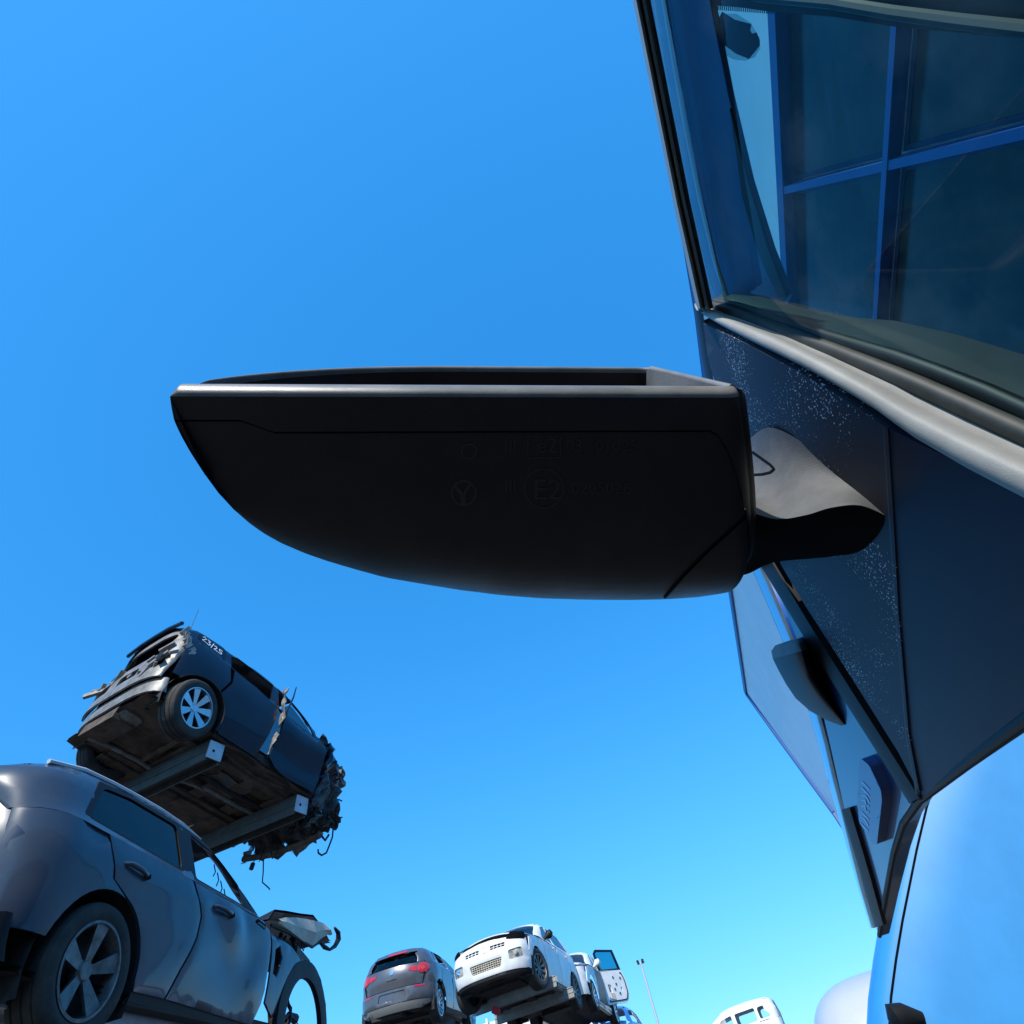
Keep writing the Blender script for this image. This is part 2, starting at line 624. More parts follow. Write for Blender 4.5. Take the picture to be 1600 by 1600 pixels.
# depth of the housing along its length, and the curve of its outer tip (depth, shift)
PT = [(0, 0.0604), (0.0001, 0.0643), (0.0004, 0.068), (0.001, 0.0718), (0.002, 0.0756), (0.0033, 0.0784), (0.005, 0.0814), (0.0071, 0.0846), (0.0097, 0.088),
      (0.0127, 0.0909), (0.0162, 0.0939), (0.0202, 0.097), (0.0247, 0.0999), (0.0297, 0.1026), (0.0352, 0.1055), (0.0412, 0.1082), (0.0478, 0.1106), (0.055, 0.1132),
      (0.0627, 0.1159), (0.071, 0.1185), (0.0799, 0.1209), (0.0894, 0.1234), (0.0995, 0.126), (0.1102, 0.1283), (0.1215, 0.1308), (0.1335, 0.1332), (0.1461, 0.1358),
      (0.1594, 0.1382), (0.1733, 0.1408), (0.1878, 0.1434), (0.2031, 0.1455), (0.219, 0.1474), (0.2356, 0.1493), (0.2528, 0.1513), (0.2708, 0.1532), (0.2895, 0.1552),
      (0.3089, 0.1571), (0.3289, 0.1591), (0.3497, 0.1609), (0.3713, 0.1625), (0.3935, 0.1642), (0.4165, 0.1659), (0.4403, 0.1672), (0.4648, 0.1684), (0.49, 0.1696),
      (0.516, 0.1707), (0.5427, 0.1714), (0.5703, 0.1721), (0.5986, 0.1729), (0.6276, 0.1735), (0.6575, 0.174), (0.6881, 0.1745), (0.7195, 0.175), (0.7518, 0.1752),
      (0.7848, 0.1754), (0.8186, 0.1754), (0.8533, 0.175), (0.8887, 0.1745), (0.925, 0.173), (0.9621, 0.1713), (1, 0.1646)]
TIP = [(0, 0), (0.0024, -0.00024), (0.01005, -0.0028), (0.01783, -0.00492), (0.02575, -0.00525), (0.03568, -0.00476), (0.04776, -0.00321), (0.06021, -0.00067)]


def lin(tab, x):
    if x <= tab[0][0]:
        return tab[0][1]
    for (a, p), (b, q) in zip(tab, tab[1:]):
        if x <= b:
            return p + (q - p) * (x - a) / (b - a)
    return tab[-1][1]


def m_dep(u):
    return lin(PT, u)


NP = 2.8


def shell(u, t, inset=0.0, dscale=1.0):
    h = m_top(u)
    if u > .958:
        inset += .012 * (1 - math.sqrt(max(0, 1 - ((u - .958) / .042) ** 2)))
    inset = min(inset, h * .4)
    c, s_ = math.cos(t), math.sin(t)
    b = h / 2 - (h / 2 - inset) * math.copysign(abs(c) ** (2 / NP), c)
    dd = (m_dep(u) - inset) * dscale * abs(s_) ** (2 / NP)
    a = MW * u + lin(TIP, dd) * (1 - u) ** 5
    # rounded inboard edge
    return A0 + E1 * a + E2 * b + E3 * dd


def t_at(u, e):
    d = m_dep(u)
    if e >= d:
        return math.pi / 2
    return math.asin((e / d) ** (NP / 2))


def seam(u):
    # depth of the joint between bezel and cover; it drops away at the inboard end
    if u < .10:
        return .0175
    if u < .145:
        return .0175 + .007 * (u - .10) / .045
    if u < .92:
        return .0245
    return .0245 + .12 * ((u - .92) / .08) ** 2.2


US = [0, .001, .002, .003, .0045, .006, .008, .010, .013, .016, .019, .022, .026, .030, .034, .039, .044, .050, .056, .062, .068, .074, .08, .086, .092, .098, .104, .11, .116, .122, .128, .134, .14, .145, .15] + [.15 + .77 * i / 46 for i in range(1, 47)] + \
     [.935, .95, .962, .972, .98, .987, .992, .996, .9985, 1.0]
mirror = None


def build_mirror():
    # bezel: outer band, lip, and inner wall of the open housing
    def bez(u):
        ts = t_at(u, seam(u))
        row = []
        k = 7
        for i in range(k + 1):
            row.append(shell(u, ts * (1 - i / k) if i < k else 0.0))
        return row
    rows_lo, rows_hi = [], []
    LIP = .0075
    for u in US:
        ts = t_at(u, seam(u))
        te = min(t_at(u, .0046), ts * .6)
        lo = [shell(u, te + (ts - te) * (1 - i / 6)) for i in range(7)]
        hi = [shell(u, math.pi - te - (ts - te) * (1 - i / 6)) for i in range(7)]
        h = m_top(u)
        lip = min(.020, h * .5)                 # the lower rim is broad and well rounded, the upper one thin
        lip2 = min(.006, h * .3)
        c0 = lo[-1]
        c1 = hi[-1]
        rl, rh = [], []
        for k in range(1, 12):
            th = math.pi * k / 11
            rl.append(c0 + E2 * (lip / 2 * (1 - math.cos(th))) - E3 * (.0056 * min(1, (h / .045) ** 1.5) * math.sin(th)))
            rh.append(c1 - E2 * (lip2 / 2 * (1 - math.cos(th))) - E3 * (.0046 * min(1, (h / .045) ** 1.5) * math.sin(th)))
        # inner wall, down into the housing
        dd = min(m_dep(u) * .72, .085)
        inl = [c0 + E2 * (lip + .004 * k / 4) + E3 * (dd * k / 4) for k in range(1, 5)]
        inh = [c1 - E2 * (lip2 + .004 * k / 4) + E3 * (dd * k / 4) for k in range(1, 5)]
        rows_lo.append((lo, rl, inl))
        rows_hi.append((hi, rh, inh))
    root = empty_part('wing_mirror', van)
    root['label'] = 'black mirror housing seen from below with its mirror glass missing'
    v, f = loft([a[0] for a in rows_lo])
    v2, f2 = loft([a[0] for a in rows_hi])
    mb = MB().add(v, f).add(v2, f2)
    # inboard end of the bezel
    mb.build('bezel', M['black_plastic'], root, True, 60)
    mb = MB()
    for rows in (rows_lo, rows_hi):
        v, f = loft([[a[0][-1]] + a[1] for a in rows])
        mb.add(v, f)
    u1a, u1b = rows_lo[-1], rows_hi[-1]
    mb.build('rim', M['sunlit_rim_plastic'], root, True, 60)
    mb = MB()
    for rows in (rows_lo, rows_hi):
        v, f = loft([[a[1][-1]] + a[2] for a in rows])
        mb.add(v, f)
    # floor of the cavity
    v, f = loft([[rows_lo[i][2][-1], (rows_lo[i][2][-1] + rows_hi[i][2][-1]) / 2, rows_hi[i][2][-1]] for i in range(len(US))])
    mb.add(v, f)
    mb.build('cavity', M['black_plastic'], root, True, 60)
    # inboard end wall of the opening: inner side of the end cap, with a rounded boss, its sunlight painted in as grey
    mb = MB()
    a, b = shell(1, 0), shell(1, math.pi)
    W1 = [a + E2 * .012 - E1 * .004, b - E2 * .006 - E1 * .004]
    rows = []
    for k in range(9):
        q = k / 8
        p = W1[0].lerp(W1[1], q)
        bulge = .012 * math.sin(math.pi * q)
        rows.append([p - E1 * (.004 + .0 * bulge), p - E1 * (.010 + bulge) + E3 * .03, p - E1 * (.014 + bulge) + E3 * .085])
    v, f = loft(rows)
    mb.add(v, f)
    mb.build('inner_end_wall', M['grey_and_lit_plastic'], root, True, 60)
    # a rim piece that closes the inboard edge
    mb = MB()
    mb.tube([a.lerp(b, .01 + .98 * k / 10) - E1 * .0024 + E3 * .0006 for k in range(11)], .0026, 8)
    mb.build('end_rim', M['sunlit_rim_plastic'], root, True, 60)
    # cover shell, 1 mm inside the bezel line
    rows = []
    for u in US:
        s0 = seam(u) + .0012
        ts = t_at(u, s0)
        n = 40
        row = [shell(u, ts, .003)] + [shell(u, ts + (math.pi - 2 * ts) * i / n, .0007) for i in range(n + 1)] + [shell(u, math.pi - ts, .003)]
        rows.append(row)
    # inboard end: rounded over into an end face
    v, f = loft(rows)
    cov = MB().add(v, f)
    cov.build('cover', M['black_plastic'], root, True, 60)
    # inboard end cap (solid)
    rows = []
    n = 30
    ring = [shell(1, math.pi * i / n) for i in range(n + 1)]
    ctr = sum((Vector(p) for p in ring), Vector()) / len(ring)
    for k, (sc_, out) in enumerate(((1, 0), (.985, .004), (.94, .0075), (.85, .0095), (0.02, .011))):
        rows.append([ctr + (p - ctr) * sc_ + E1 * out for p in ring])
    v, f = loft(rows, closed_v=True)
    MB().add(v, f).build('end_cap', M['black_plastic'], root, True, 70)
    # dark line of the joint
    rows = []
    for u in US:
        s0 = seam(u)
        q = [shell(u, t_at(u, s0 - .0006), .0016), shell(u, t_at(u, s0 + .0016), .0016)]
        rows.append(q)
    v, f = loft(rows)
    MB().add(v, f).build('joint', M['groove'], root)
    return root


def empty_part(name, parent):
    o = bpy.data.objects.new(name, None)
    o.empty_display_size = .05
    col.objects.link(o)
    o.parent = parent
    o.location = -parent.location
    return o


mirror = build_mirror()


def bvh_of(objs):
    V, F = [], []
    for o in objs:
        n = len(V)
        V += [v.co.copy() for v in o.data.vertices]
        F += [tuple(i + n for i in p.vertices) for p in o.data.polygons]
    return BVHTree.FromPolygons(V, F)


mir_cover = [o for o in mirror.children if o.name.startswith(('cover', 'bezel', 'end_cap'))]
MBVH = bvh_of(mir_cover)


def text_mesh(body, size):
    cu = bpy.data.curves.new('t', 'FONT')
    cu.body = body
    cu.size = size
    cu.resolution_u = 3
    o = bpy.data.objects.new('t', cu)
    col.objects.link(o)
    dg = bpy.context.evaluated_depsgraph_get()
    me = bpy.data.meshes.new_from_object(o.evaluated_get(dg))
    bpy.data.objects.remove(o)
    V = [(v.co.x, v.co.y) for v in me.vertices]
    F = [tuple(p.vertices) for p in me.polygons]
    bpy.data.meshes.remove(me)
    return V, F


def ring2d(cx, cy, r0, r1, n=40, a0=0, a1=360):
    V, F = [], []
    for k in range(n + 1):
        t = R_(a0 + (a1 - a0) * k / n)
        V += [(cx + r0 * math.cos(t), cy + r0 * math.sin(t)), (cx + r1 * math.cos(t), cy + r1 * math.sin(t))]
    for k in range(n):
        F.append((2 * k, 2 * k + 1, 2 * k + 3, 2 * k + 2))
    return V, F


def stroke2d(p, w_):
    V, F = [], []
    for (x0, y0), (x1, y1) in zip(p, p[1:]):
        dx, dy = x1 - x0, y1 - y0
        L = math.hypot(dx, dy)
        nx, ny = -dy / L * w_ / 2, dx / L * w_ / 2
        ex, ey = dx / L * w_ * .3, dy / L * w_ * .3
        n = len(V)
        V += [(x0 + nx - ex, y0 + ny - ey), (x1 + nx + ex, y1 + ny + ey), (x1 - nx + ex, y1 - ny + ey), (x0 - nx - ex, y0 - ny - ey)]
        F.append((n, n + 1, n + 2, n + 3))
    return V, F


def relief(name, flat, bvh, lift, material, parent, sy=-1):
    """flat letters laid on a surface and raised by lift; flat = list of (V, F, ox, oy, scale)"""
    V, F = [], []
    for v2, f2, ox, oy, s_ in flat:
        pts = []
        for x, y in v2:
            d = ray(ox + x * s_, oy + sy * y * s_)
            hit = bvh.ray_cast(CAM, d.normalized())
            if hit[0] is None:
                pts.append(None)
                continue
            nrm = hit[1] if hit[1].dot(d) < 0 else -hit[1]
            pts.append((hit[0] + nrm * lift, hit[0] - nrm * lift * .5))
        n = len(V)
        idx = {}
        for i, p in enumerate(pts):
            if p is not None:
                idx[i] = len(V)
                V += [p[0], p[1]]
        cnt = {}
        for f in f2:
            if any(i not in idx for i in f):
                continue
            F.append(tuple(idx[i] for i in f))
            for i in range(len(f)):
                e = (f[i], f[(i + 1) % len(f)])
                cnt.setdefault((min(e), max(e)), []).append(e)
        for k in cnt.values():
            if len(k) == 1:
                a, b = k[0]
                F.append((idx[a], idx[b], idx[b] + 1, idx[a] + 1))
    return obj(name, V, F, material, parent)


# moulded marks under the mirror: type-approval numbers, an emblem in a ring
tx = []
for body, x, y, s_ in (('III', 788, 705, 26), ('e2', 838, 707, 34), ('03 *01025', 884, 705, 27),
                       ('III', 788, 768, 26), ('E2', 832, 780, 46), ('0205026', 892, 771, 27)):
    V, F = text_mesh(body, 1.0)
    tx.append((V, F, x, y, s_))
tx.append((*ring2d(0, 0, 29, 31.5), 850, 763, 1))
for p in (((825, 682), (876, 682), (876, 715), (825, 715), (825, 682)),):
    V, F = stroke2d([(x, -y) for x, y in p], 2)
    tx.append((V, F, 0, 0, 1))
tx.append((*ring2d(0, 0, 17, 20.5), 725, 770, 1))
V, F = stroke2d([(-12, 9), (-2, -3), (-2, -18)], 6)
tx.append((V, F, 725, 770, 1))
V, F = stroke2d([(10, 13), (3, 4), (0, -6), (1, -18)], 4)
tx.append((V, F, 725, 770, 1))
tx.append((*ring2d(0, 0, 10, 13, 20), 733, 705, 1))
relief('moulded_marks', tx, MBVH, .00035, M['text_plastic'], mirror)

# scored joint across the inboard end of the cover
jl = []
def ribbon2d(p, w_, n=40):
    """one continuous strip along a polyline"""
    q = dens(p, max(1.0, sum(math.hypot(b[0] - a[0], b[1] - a[1]) for a, b in zip(p, p[1:])) / n), False)
    V, F = [], []
    for i, (x, y) in enumerate(q):
        a, b = q[max(i - 1, 0)], q[min(i + 1, len(q) - 1)]
        dx, dy = b[0] - a[0], b[1] - a[1]
        L = math.hypot(dx, dy)
        V += [(x - dy / L * w_ / 2, y + dx / L * w_ / 2), (x + dy / L * w_ / 2, y - dx / L * w_ / 2)]
        if i:
            k = 2 * i
            F.append((k - 2, k - 1, k + 1, k))
    return V, F


V, F = ribbon2d([(1035, -937), (1068, -899), (1100, -866), (1135, -834), (1166, -806)], 4.0)
relief('cover_joint', [(V, F, 0, 0, 1)], MBVH, .0006, M['groove'], mirror)

# ---- arm between mirror and door ---------------------------------
def blend(a, b, t):
    return a + (b - a) * t


def on_rows(rows_px, n=7):
    """rows of (px, py, depth) smoothed with Catmull-Rom"""
    def cr(p, t):
        m = len(p)
        k = min(int(t * (m - 1)), m - 2)
        f = t * (m - 1) - k
        g = lambda i: p[min(max(i, 0), m - 1)]
        p0, p1, p2, p3 = g(k - 1), g(k), g(k + 1), g(k + 2)
        return .5 * ((2 * p1) + (p2 - p0) * f + (2 * p0 - 5 * p1 + 4 * p2 - p3) * f * f + (3 * p1 - p0 - 3 * p2 + p3) * f ** 3)
    return cr


def depth_side(px, py):
    return (side(px, py) - CAM).dot(Vector(AF.tolist()))


def build_arm():
    """neck between housing and door: a hollow fillet on top, a rounded belly below, both fading into the flank"""
    cr = on_rows(None)
    vec = lambda L: [Vector((x, y, 0)) for x, y in L]
    upper = vec([(1128, 702), (1164, 690), (1200, 668), (1246, 686), (1296, 722), (1342, 760), (1392, 806)])
    edge = vec([(1128, 788), (1172, 800), (1214, 811), (1258, 805), (1300, 793), (1346, 790), (1392, 810)])
    low = vec([(1124, 896), (1164, 898), (1204, 880), (1252, 874), (1302, 872), (1350, 866), (1394, 826)])
    proud = [Vector((p, 0, 0)) for p in (.076, .062, .050, .042, .030, .0145, .0)]

    def ap(p, o):
        d = ray(p.x, p.y)
        return CAM + d * ((L0 + o) / d.dot(VR))
    N, K = 48, 20
    top, bot = [], []
    for k in range(N + 1):
        u = k / N
        U, E, Lw, P = cr(upper, u), cr(edge, u), cr(low, u), max(cr(proud, u).x, 0)
        tp = [ap(U.lerp(E, q / K), .003 - P * (.25 * (q / K) + .75 * (q / K) ** 2.1)) for q in range(K + 1)]
        bt = []
        for q in range(K + 1):
            t = q / K
            bt.append(ap(E.lerp(Lw, t), .003 - P * (1 - t ** 1.9)))
        back = [bt[-1].lerp(tp[0], j / 5) + VX * (.02 * math.sin(math.pi * j / 5)) + VR * .004 for j in range(1, 5)]
        top.append(tp)
        bot.append([tp[-1]] + bt[1:] + back + [tp[0]])
    return top, bot


at_, ab_ = build_arm()
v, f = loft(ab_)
MB().add(v, f).build('arm', M['arm_shaded_black'], mirror, True, 60)  # underside of one moulding, its shade painted in as near-black
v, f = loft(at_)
arm = MB().add(v, f).build('arm_cover', M['grey_and_lit_plastic'], mirror, True, 60)  # upper half of the same moulding, paler to paint the sun on it
ARMB = bvh_of([arm])
V, F = ribbon2d([(1176, -706), (1190, -716), (1204, -726), (1210, -733), (1204, -738), (1192, -741), (1178, -742)], 3.2)
relief('fold_button_gap', [(V, F, 0, 0, 1)], ARMB, .0006, M['groove'], mirror)

# ---- door, sail, glass -------------------------------------------
door = panel('sail_panel', rounded([(1092, 502), (1168, 538), (1250, 582), (1330, 630), (1387, 670), (1394, 780), (1404, 960), (1420, 1150), (1437, 1240),
                                    (1404, 1176), (1330, 1058), (1258, 946), (1220, 882), (1150, 700), (1110, 575)], 4),
             sidemap(), .012, 16, M['navy_dust'], van, soft=.0015)
# lower door skin behind the crease, turned slightly towards the rear
panel('door_skin', [(1387, 670), (1420, 690), (1500, 736), (1660, 816), (1700, 900), (1670, 1076), (1520, 1186), (1437, 1248), (1420, 1150), (1404, 960), (1394, 780)],
      lambda x, y, o: side(x, y, 0) + VR * (.0008 + o + .00003 * max(0, x - 1392)), .012, 22, M['door_plain'], van, soft=.0015)
# rounded crease between the two, its highlight painted as a lighter tone
MB().tube([side(x, y, .0022) for x, y in ((1387, 668), (1390, 720), (1394, 790), (1400, 880), (1405, 965), (1413, 1060), (1420, 1150), (1437, 1246))], .0024, 8).build(
    'door_crease', M['crease'], van, True, 80)
# ledge: rounded rear edge of the sail and window sill, its sunlight put into a pale colour
low = [(1088, 484), (1120, 503), (1168, 528), (1210, 548), (1250, 568), (1290, 590), (1330, 614), (1362, 634), (1386, 652), (1420, 676), (1500, 722), (1680, 815)]
upp = [(1094, 474), (1130, 486), (1180, 503), (1225, 520), (1262, 536), (1300, 552), (1340, 570), (1372, 584), (1400, 596), (1430, 612), (1510, 650), (1700, 735)]
rows = []
for (lx, ly), (ux, uy) in zip(low, upp):
    p, q = side(lx, ly, -.0005), side(ux, uy, .0)
    q = q + VR * .022 if False else side(ux, uy, .022)
    row = [p + VX * .006 + VR * .004]
    for k in range(9):
        t = k / 8
        b = p.lerp(q, t)
        bul = .006 * math.sin(math.pi * min(1, t * 1.4)) if t < .72 else 0.0
        row.append(b - VX * bul - VR * bul * .5)
    row.append(q + VX * .006)
    rows.append(row)
v, f = loft(rows)
MB().add(v, f).build('window_sill', M['sill'], van, True, 80)
# seals between sill and glass
sl = [(1100, 474), (1140, 486), (1190, 505), (1235, 522), (1275, 538), (1320, 555), (1365, 573), (1400, 587), (1440, 604), (1520, 640), (1700, 722)]
MB().tube([side(x, y, .024) for x, y in sl], .0052, 8).build('window_seal', M['seal'], van, True, 80)
sl2 = [(1108, 470), (1150, 478), (1200, 494), (1250, 512), (1300, 528), (1350, 543), (1400, 558), (1460, 580), (1540, 612), (1700, 685)]
MB().tube([side(x, y, .030) for x, y in sl2], .0042, 8).build('window_seal', M['trim'], van, True, 80)
# side glass
panel('side_window', [(1002, 0), (985, -60), (1300, -90), (1740, -60), (1740, 740), (1520, 652), (1400, 600), (1300, 560), (1200, 512), (1094, 472), (1062, 330), (1030, 150)],
      sidemap(.026), .004, 16, M['glass_near'], van)
# frame along the front edge of the window
ed = [(978, -60), (990, 0), (1004, 70), (1020, 150), (1037, 235), (1054, 320), (1072, 400), (1090, 482)]
rows = []
for i, (x, y) in enumerate(ed):
    q = [side(x - 1, y, .004), side(x + 1.5, y, -.003), side(x + 4, y, -.0055), side(x + 7, y, -.0035), side(x + 10, y, .0015), side(x + 11.5, y, .003), side(x + 13, y, .0005), side(x + 15, y, .0015),
         side(x + 17.5, y, .006), side(x + 18, y, .014)]
    rows.append([q[0] + VX * .01] + q + [q[-1] + VX * .01])
v, f = loft(rows)
MB().add(v, f).build('window_frame', M['edge_trim'], van, True, 80)
MB().tube([side(x + 11.5, y, .0035) for x, y in ed], .0011, 6).build('frame_groove', M['groove'], van, True)
ed2 = [(x + 19, y) for x, y in ed]
MB().tube([side(x, y, .016) for x, y in ed2], .004, 8).build('window_seal', M['seal'], van, True)
# outer edge below the sail tip, running down to the mirror
rows = []
for x, y in ((1088, 484), (1093, 520), (1099, 560), (1106, 600), (1118, 660), (1150, 740), (1200, 860)):
    a = side(x - 2, y, .010)
    b = side(x + 4, y, -.001)
    c = side(x + 10, y, .001)
    rows.append([a, (a + b) / 2 - VR * .002, b, c])
v, f = loft(rows)
MB().add(v, f).build('sail_edge', M['trim'], van, True)
# lining of the windscreen pillar, seen through the side glass
panel('pillar_lining', [(1016, -70), (1100, -70), (1110, 10), (1138, 150), (1170, 285), (1203, 390), (1231, 462), (1225, 474), (1100, 474), (1070, 340), (1040, 180), (1022, 60)],
      sidemap(.075), .006, 16, M['pillar_sky_tint'], van, soft=.002)
panel('pillar_trim', [(1140, 170), (1168, 285), (1200, 390), (1228, 464), (1216, 466), (1186, 400), (1160, 310)],
      sidemap(.068), .003, 14, M['interior'], van)
MB().tube([side(x, y, .06) for x, y in ((1030, -60), (1038, 0), (1056, 110), (1074, 210), (1094, 310), (1118, 410), (1137, 468))], .0032, 8).build(
    'reflection_line', M['galv_light'], van, True)  # pale tubes added as the thin sky reflections in the glass
MB().tube([side(x, y, .06) for x, y in ((1012, -60), (1022, 0), (1041, 110), (1058, 210), (1077, 310), (1101, 410), (1118, 468))], .0011, 8).build(
    'reflection_line', M['galv_light'], van, True)
# windscreen and its black border, tax disc holder
wsc = lambda b: (lambda x, y, o: side(x, y, b) + VR * o)
panel('windscreen', [(1108, 8), (1420, 30), (1720, 60), (1720, 640), (1300, 530), (1232, 470), (1200, 390), (1168, 285), (1136, 150)], wsc(.12), .005, 60, M['glass_screen'], van)
hd = [(1100, -120), (1740, -120), (1740, 74), (1400, 42), (1300, 26), (1208, 19), (1160, 12), (1100, 7)]
panel('header_lining', hd, wsc(.115), .008, 40, M['interior'], van, soft=.002)
MB().tube([side(x, y, .108) for x, y in ((1180, -6), (1300, 4), (1395, 20), (1500, 34), (1740, 62))], .004, 8).build('header_strip', M['dash'], van, True)
V, F = [], []
for k in range(30):
    x = 1112 + k * 3.3
    v2, f2 = stroke2d([(x, -(8 + .075 * (x - 1112))), (x, -(14.2 + .075 * (x - 1112)))], 2.0)
    F += [tuple(i + len(V) for i in q) for q in f2]
    V += v2
fv = [side(x, -y, .1195) for x, y in V] + [side(x, -y, .1199) for x, y in V]
nn = len(V)
FF = []
for q in F:
    FF += [q, tuple(i + nn for i in q[::-1])] + [(q[i], q[(i + 1) % 4], q[(i + 1) % 4] + nn, q[i] + nn) for i in range(4)]
fo = obj('border_dots', fv, FF, M['interior'], van)
fo['kind'] = 'stuff'
disc = [(1117 + 0, 40), (1128, 19), (1146, 31), (1173, 38), (1171, 48), (1174, 53), (1181, 51), (1186, 63), (1186, 72), (1170, 92), (1150, 84), (1128, 68), (1120, 54)]
panel('windscreen_sticker', disc, wsc(.1185), .0008, 9, M['sticker'], van)
panel('sticker_holder', [(1122, 62), (1132, 22), (1150, 22), (1172, 36), (1186, 60), (1187, 76), (1178, 90), (1164, 95), (1146, 93), (1130, 84)],
      wsc(.1192), .0006, 9, M['sticker_rim'], van)
# dashboard and inner door trim under the glass
rows = []
for (x0, y0), (x1, y1) in zip([(1118, 476), (1150, 462), (1190, 464), (1230, 474), (1280, 487), (1340, 496), (1400, 500), (1500, 520), (1700, 580)],
                              [(1120, 478), (1150, 482), (1200, 500), (1250, 520), (1300, 538), (1350, 552), (1410, 570), (1520, 620), (1720, 700)]):
    a, b = side(x0, y0, .075), side(x1, y1, .034)
    rows.append([a + VX * .05, a + VX * .004] + [a.lerp(b, t) - VX * .010 * math.sin(math.pi * t) - VR * .004 * math.sin(math.pi * t) for t in (.15, .3, .45, .6, .8, 1)])
v, f = loft(rows)
MB().add(v, f).build('inner_door_trim', M['dash'], van, True, 70)

# ---- front wing ---------------------------------------------------
fen = [(1196, 880), (1206, 892), (1230, 925), (1259, 968), (1300, 1034), (1352, 1118), (1412, 1216), (1406, 1262), (1396, 1330), (1384, 1400), (1373, 1462),
       (1366, 1450), (1352, 1398), (1340, 1345), (1328, 1290), (1316, 1250), (1306, 1212), (1299, 1172), (1292, 1140), (1272, 1080), (1250, 1030), (1235, 990), (1212, 930), (1194, 884)]
fen = [(1200, 860), (1226, 918), (1262, 974), (1330, 1082), (1432, 1246), (1412, 1280), (1398, 1330), (1384, 1400), (1373, 1464),
       (1354, 1402), (1338, 1338), (1322, 1280), (1309, 1222), (1298, 1172), (1286, 1120), (1268, 1062), (1250, 1012), (1228, 955), (1206, 900), (1186, 860)]
panel('front_wing', fen, sidemap(.004), .02, 14, M['navy'], van, soft=.002)
# sealing strip down the gap between door and wing, sunlit only at its top
gp = [(1196, 872), (1228, 924), (1262, 980), (1300, 1040), (1350, 1118), (1400, 1196), (1434, 1250)]
rows = []
for x, y in gp:
    a, b = side(x - 8, y + 4, .002), side(x + 8, y - 5, .003)
    rows.append([a + VR * .006, a, a - VR * .003, (a + b) / 2 - VR * .0045, b - VR * .003, b, b + VR * .006])
v, f = loft(rows)
MB().add(v, f).build('gap_seal', M['trim'], van, True, 50)
# polished upper edge of the wing and the bonnet edge beyond it, sky reflection painted blue
top = [(1176, 858), (1194, 898), (1216, 950), (1238, 1003), (1258, 1056), (1276, 1110), (1290, 1162), (1302, 1214), (1316, 1268), (1330, 1326), (1346, 1388), (1364, 1450)]
rows = []
for i, (x, y) in enumerate(top):
    k = 1 - i / (len(top) - 1)
    a = side(x + 4, y, .004)
    b = side(x, y, .002)
    c = side(x - 2, y, .010)
    d = side(x - 3 - 12 * min(1, k * 1.6), y, .03)
    rows.append([a, b, c, (c + d) / 2 - VR * .002, d, d + VR * (.015 + .07 * min(1, k * 2)) + Vector((0, 0, .01))])
v, f = loft([r[:3] for r in rows])
MB().add(v, f).build('wing_edge', M['edge_trim'], van, True, 60)
v, f = loft([r[2:] for r in rows])
MB().add(v, f).build('bonnet', M['sky_lip'], van, True, 60)

# side repeater lamp on the wing
lx = [(1213, 1020), (1214, 1004), (1222, 998), (1240, 998), (1256, 1002)]
def lamp_pod():
    rows = []
    n = 14
    # sections along the wing from its rear, blunt end forward to a thin tail
    data = [(1236, 1000, 3, .002), (1235, 1003, 19, .015), (1236, 1010, 24, .021), (1240, 1022, 25, .023), (1246, 1040, 23, .022), (1255, 1062, 21, .019), (1269, 1085, 20, .014),
            (1286, 1106, 16, .009), (1304, 1122, 10, .005), (1318, 1133, 3, .001)]
    for x, y, wv, hgt in data:
        row = []
        for k in range(n + 1):
            t = math.pi * k / n
            px, py = x - wv * .2 + wv * math.cos(t) * 1.1, y - wv * math.cos(t) * .3
            row.append(side(px, py, .004 - 1.25 * hgt * math.sin(t) ** .7))
        rows.append(row)
    return rows


pr = lamp_pod()
lamp = empty_part('side_lamp', van)
v, f = loft(pr[:4])
MB().add(v, f).build('lamp_lit_top', M['grey_and_lit_plastic'], lamp, True, 60)  # top of the dark pod, grey to paint the sun on it
v, f = loft(pr[3:])
MB().add(v, f).build('lamp_body', M['trim'], lamp, True, 60)
# badge plate with raised letters
bad = rounded([(1344, 1184), (1358, 1196), (1376, 1234), (1378, 1250), (1370, 1320), (1364, 1318), (1342, 1284), (1340, 1250), (1342, 1200)], 5)
bd = panel('badge', bad, sidemap(-.006), .012, 7, M['badge'], van, soft=.003)
BB = bvh_of([bd])
fl = []
for k in range(9):
    y = 1222 + k * 9.2
    sh = [[(0, 0), (11, -12)], [(0, 0), (11, -12)], [(0, -2), (6, -3), (11, -12)], [(1, -1), (5, 0), (7, -8), (11, -10)], [(1, -1), (5, 0), (7, -8), (11, -10)],
          [(0, 0), (11, -12)], [(0, 0), (5, -2), (11, -12)], [(0, 0), (11, -12)], [(0, -2), (6, -4), (11, -10)]][k]
    V, F = stroke2d(sh, 2.1)
    fl.append((V, F, 1348 - k * .35, y, 1))
relief('badge_lettering', fl, BB, .0006, M['badge_text'], bd)
for o in [o for o in bpy.data.objects if o.parent == bd]:
    o.location = (0, 0, 0)
# black rubbing strip low on the wing
rows = []
for x, y in ((1325, 1262), (1333, 1290), (1345, 1330), (1358, 1375), (1370, 1420), (1377, 1446)):
    a, b = side(x - 6, y + 2, .003), side(x + 7, y - 2, .003)
    rows.append([a + VR * .002, a - VR * .004, (a + b) / 2 - VR * .007, b - VR * .004, b + VR * .002])
v, f = loft(rows)
MB().add(v, f).build('rubbing_strip', M['trim'], van, True, 50)
rows = rows
# dark lip of the wheel arch
MB().tube([side(x, y, .006) for x, y in ((1670, 1076), (1520, 1186), (1437, 1250), (1412, 1286), (1397, 1332), (1384, 1400), (1374, 1462))], .0035, 8).build('arch_lip', M['trim'], van, True)
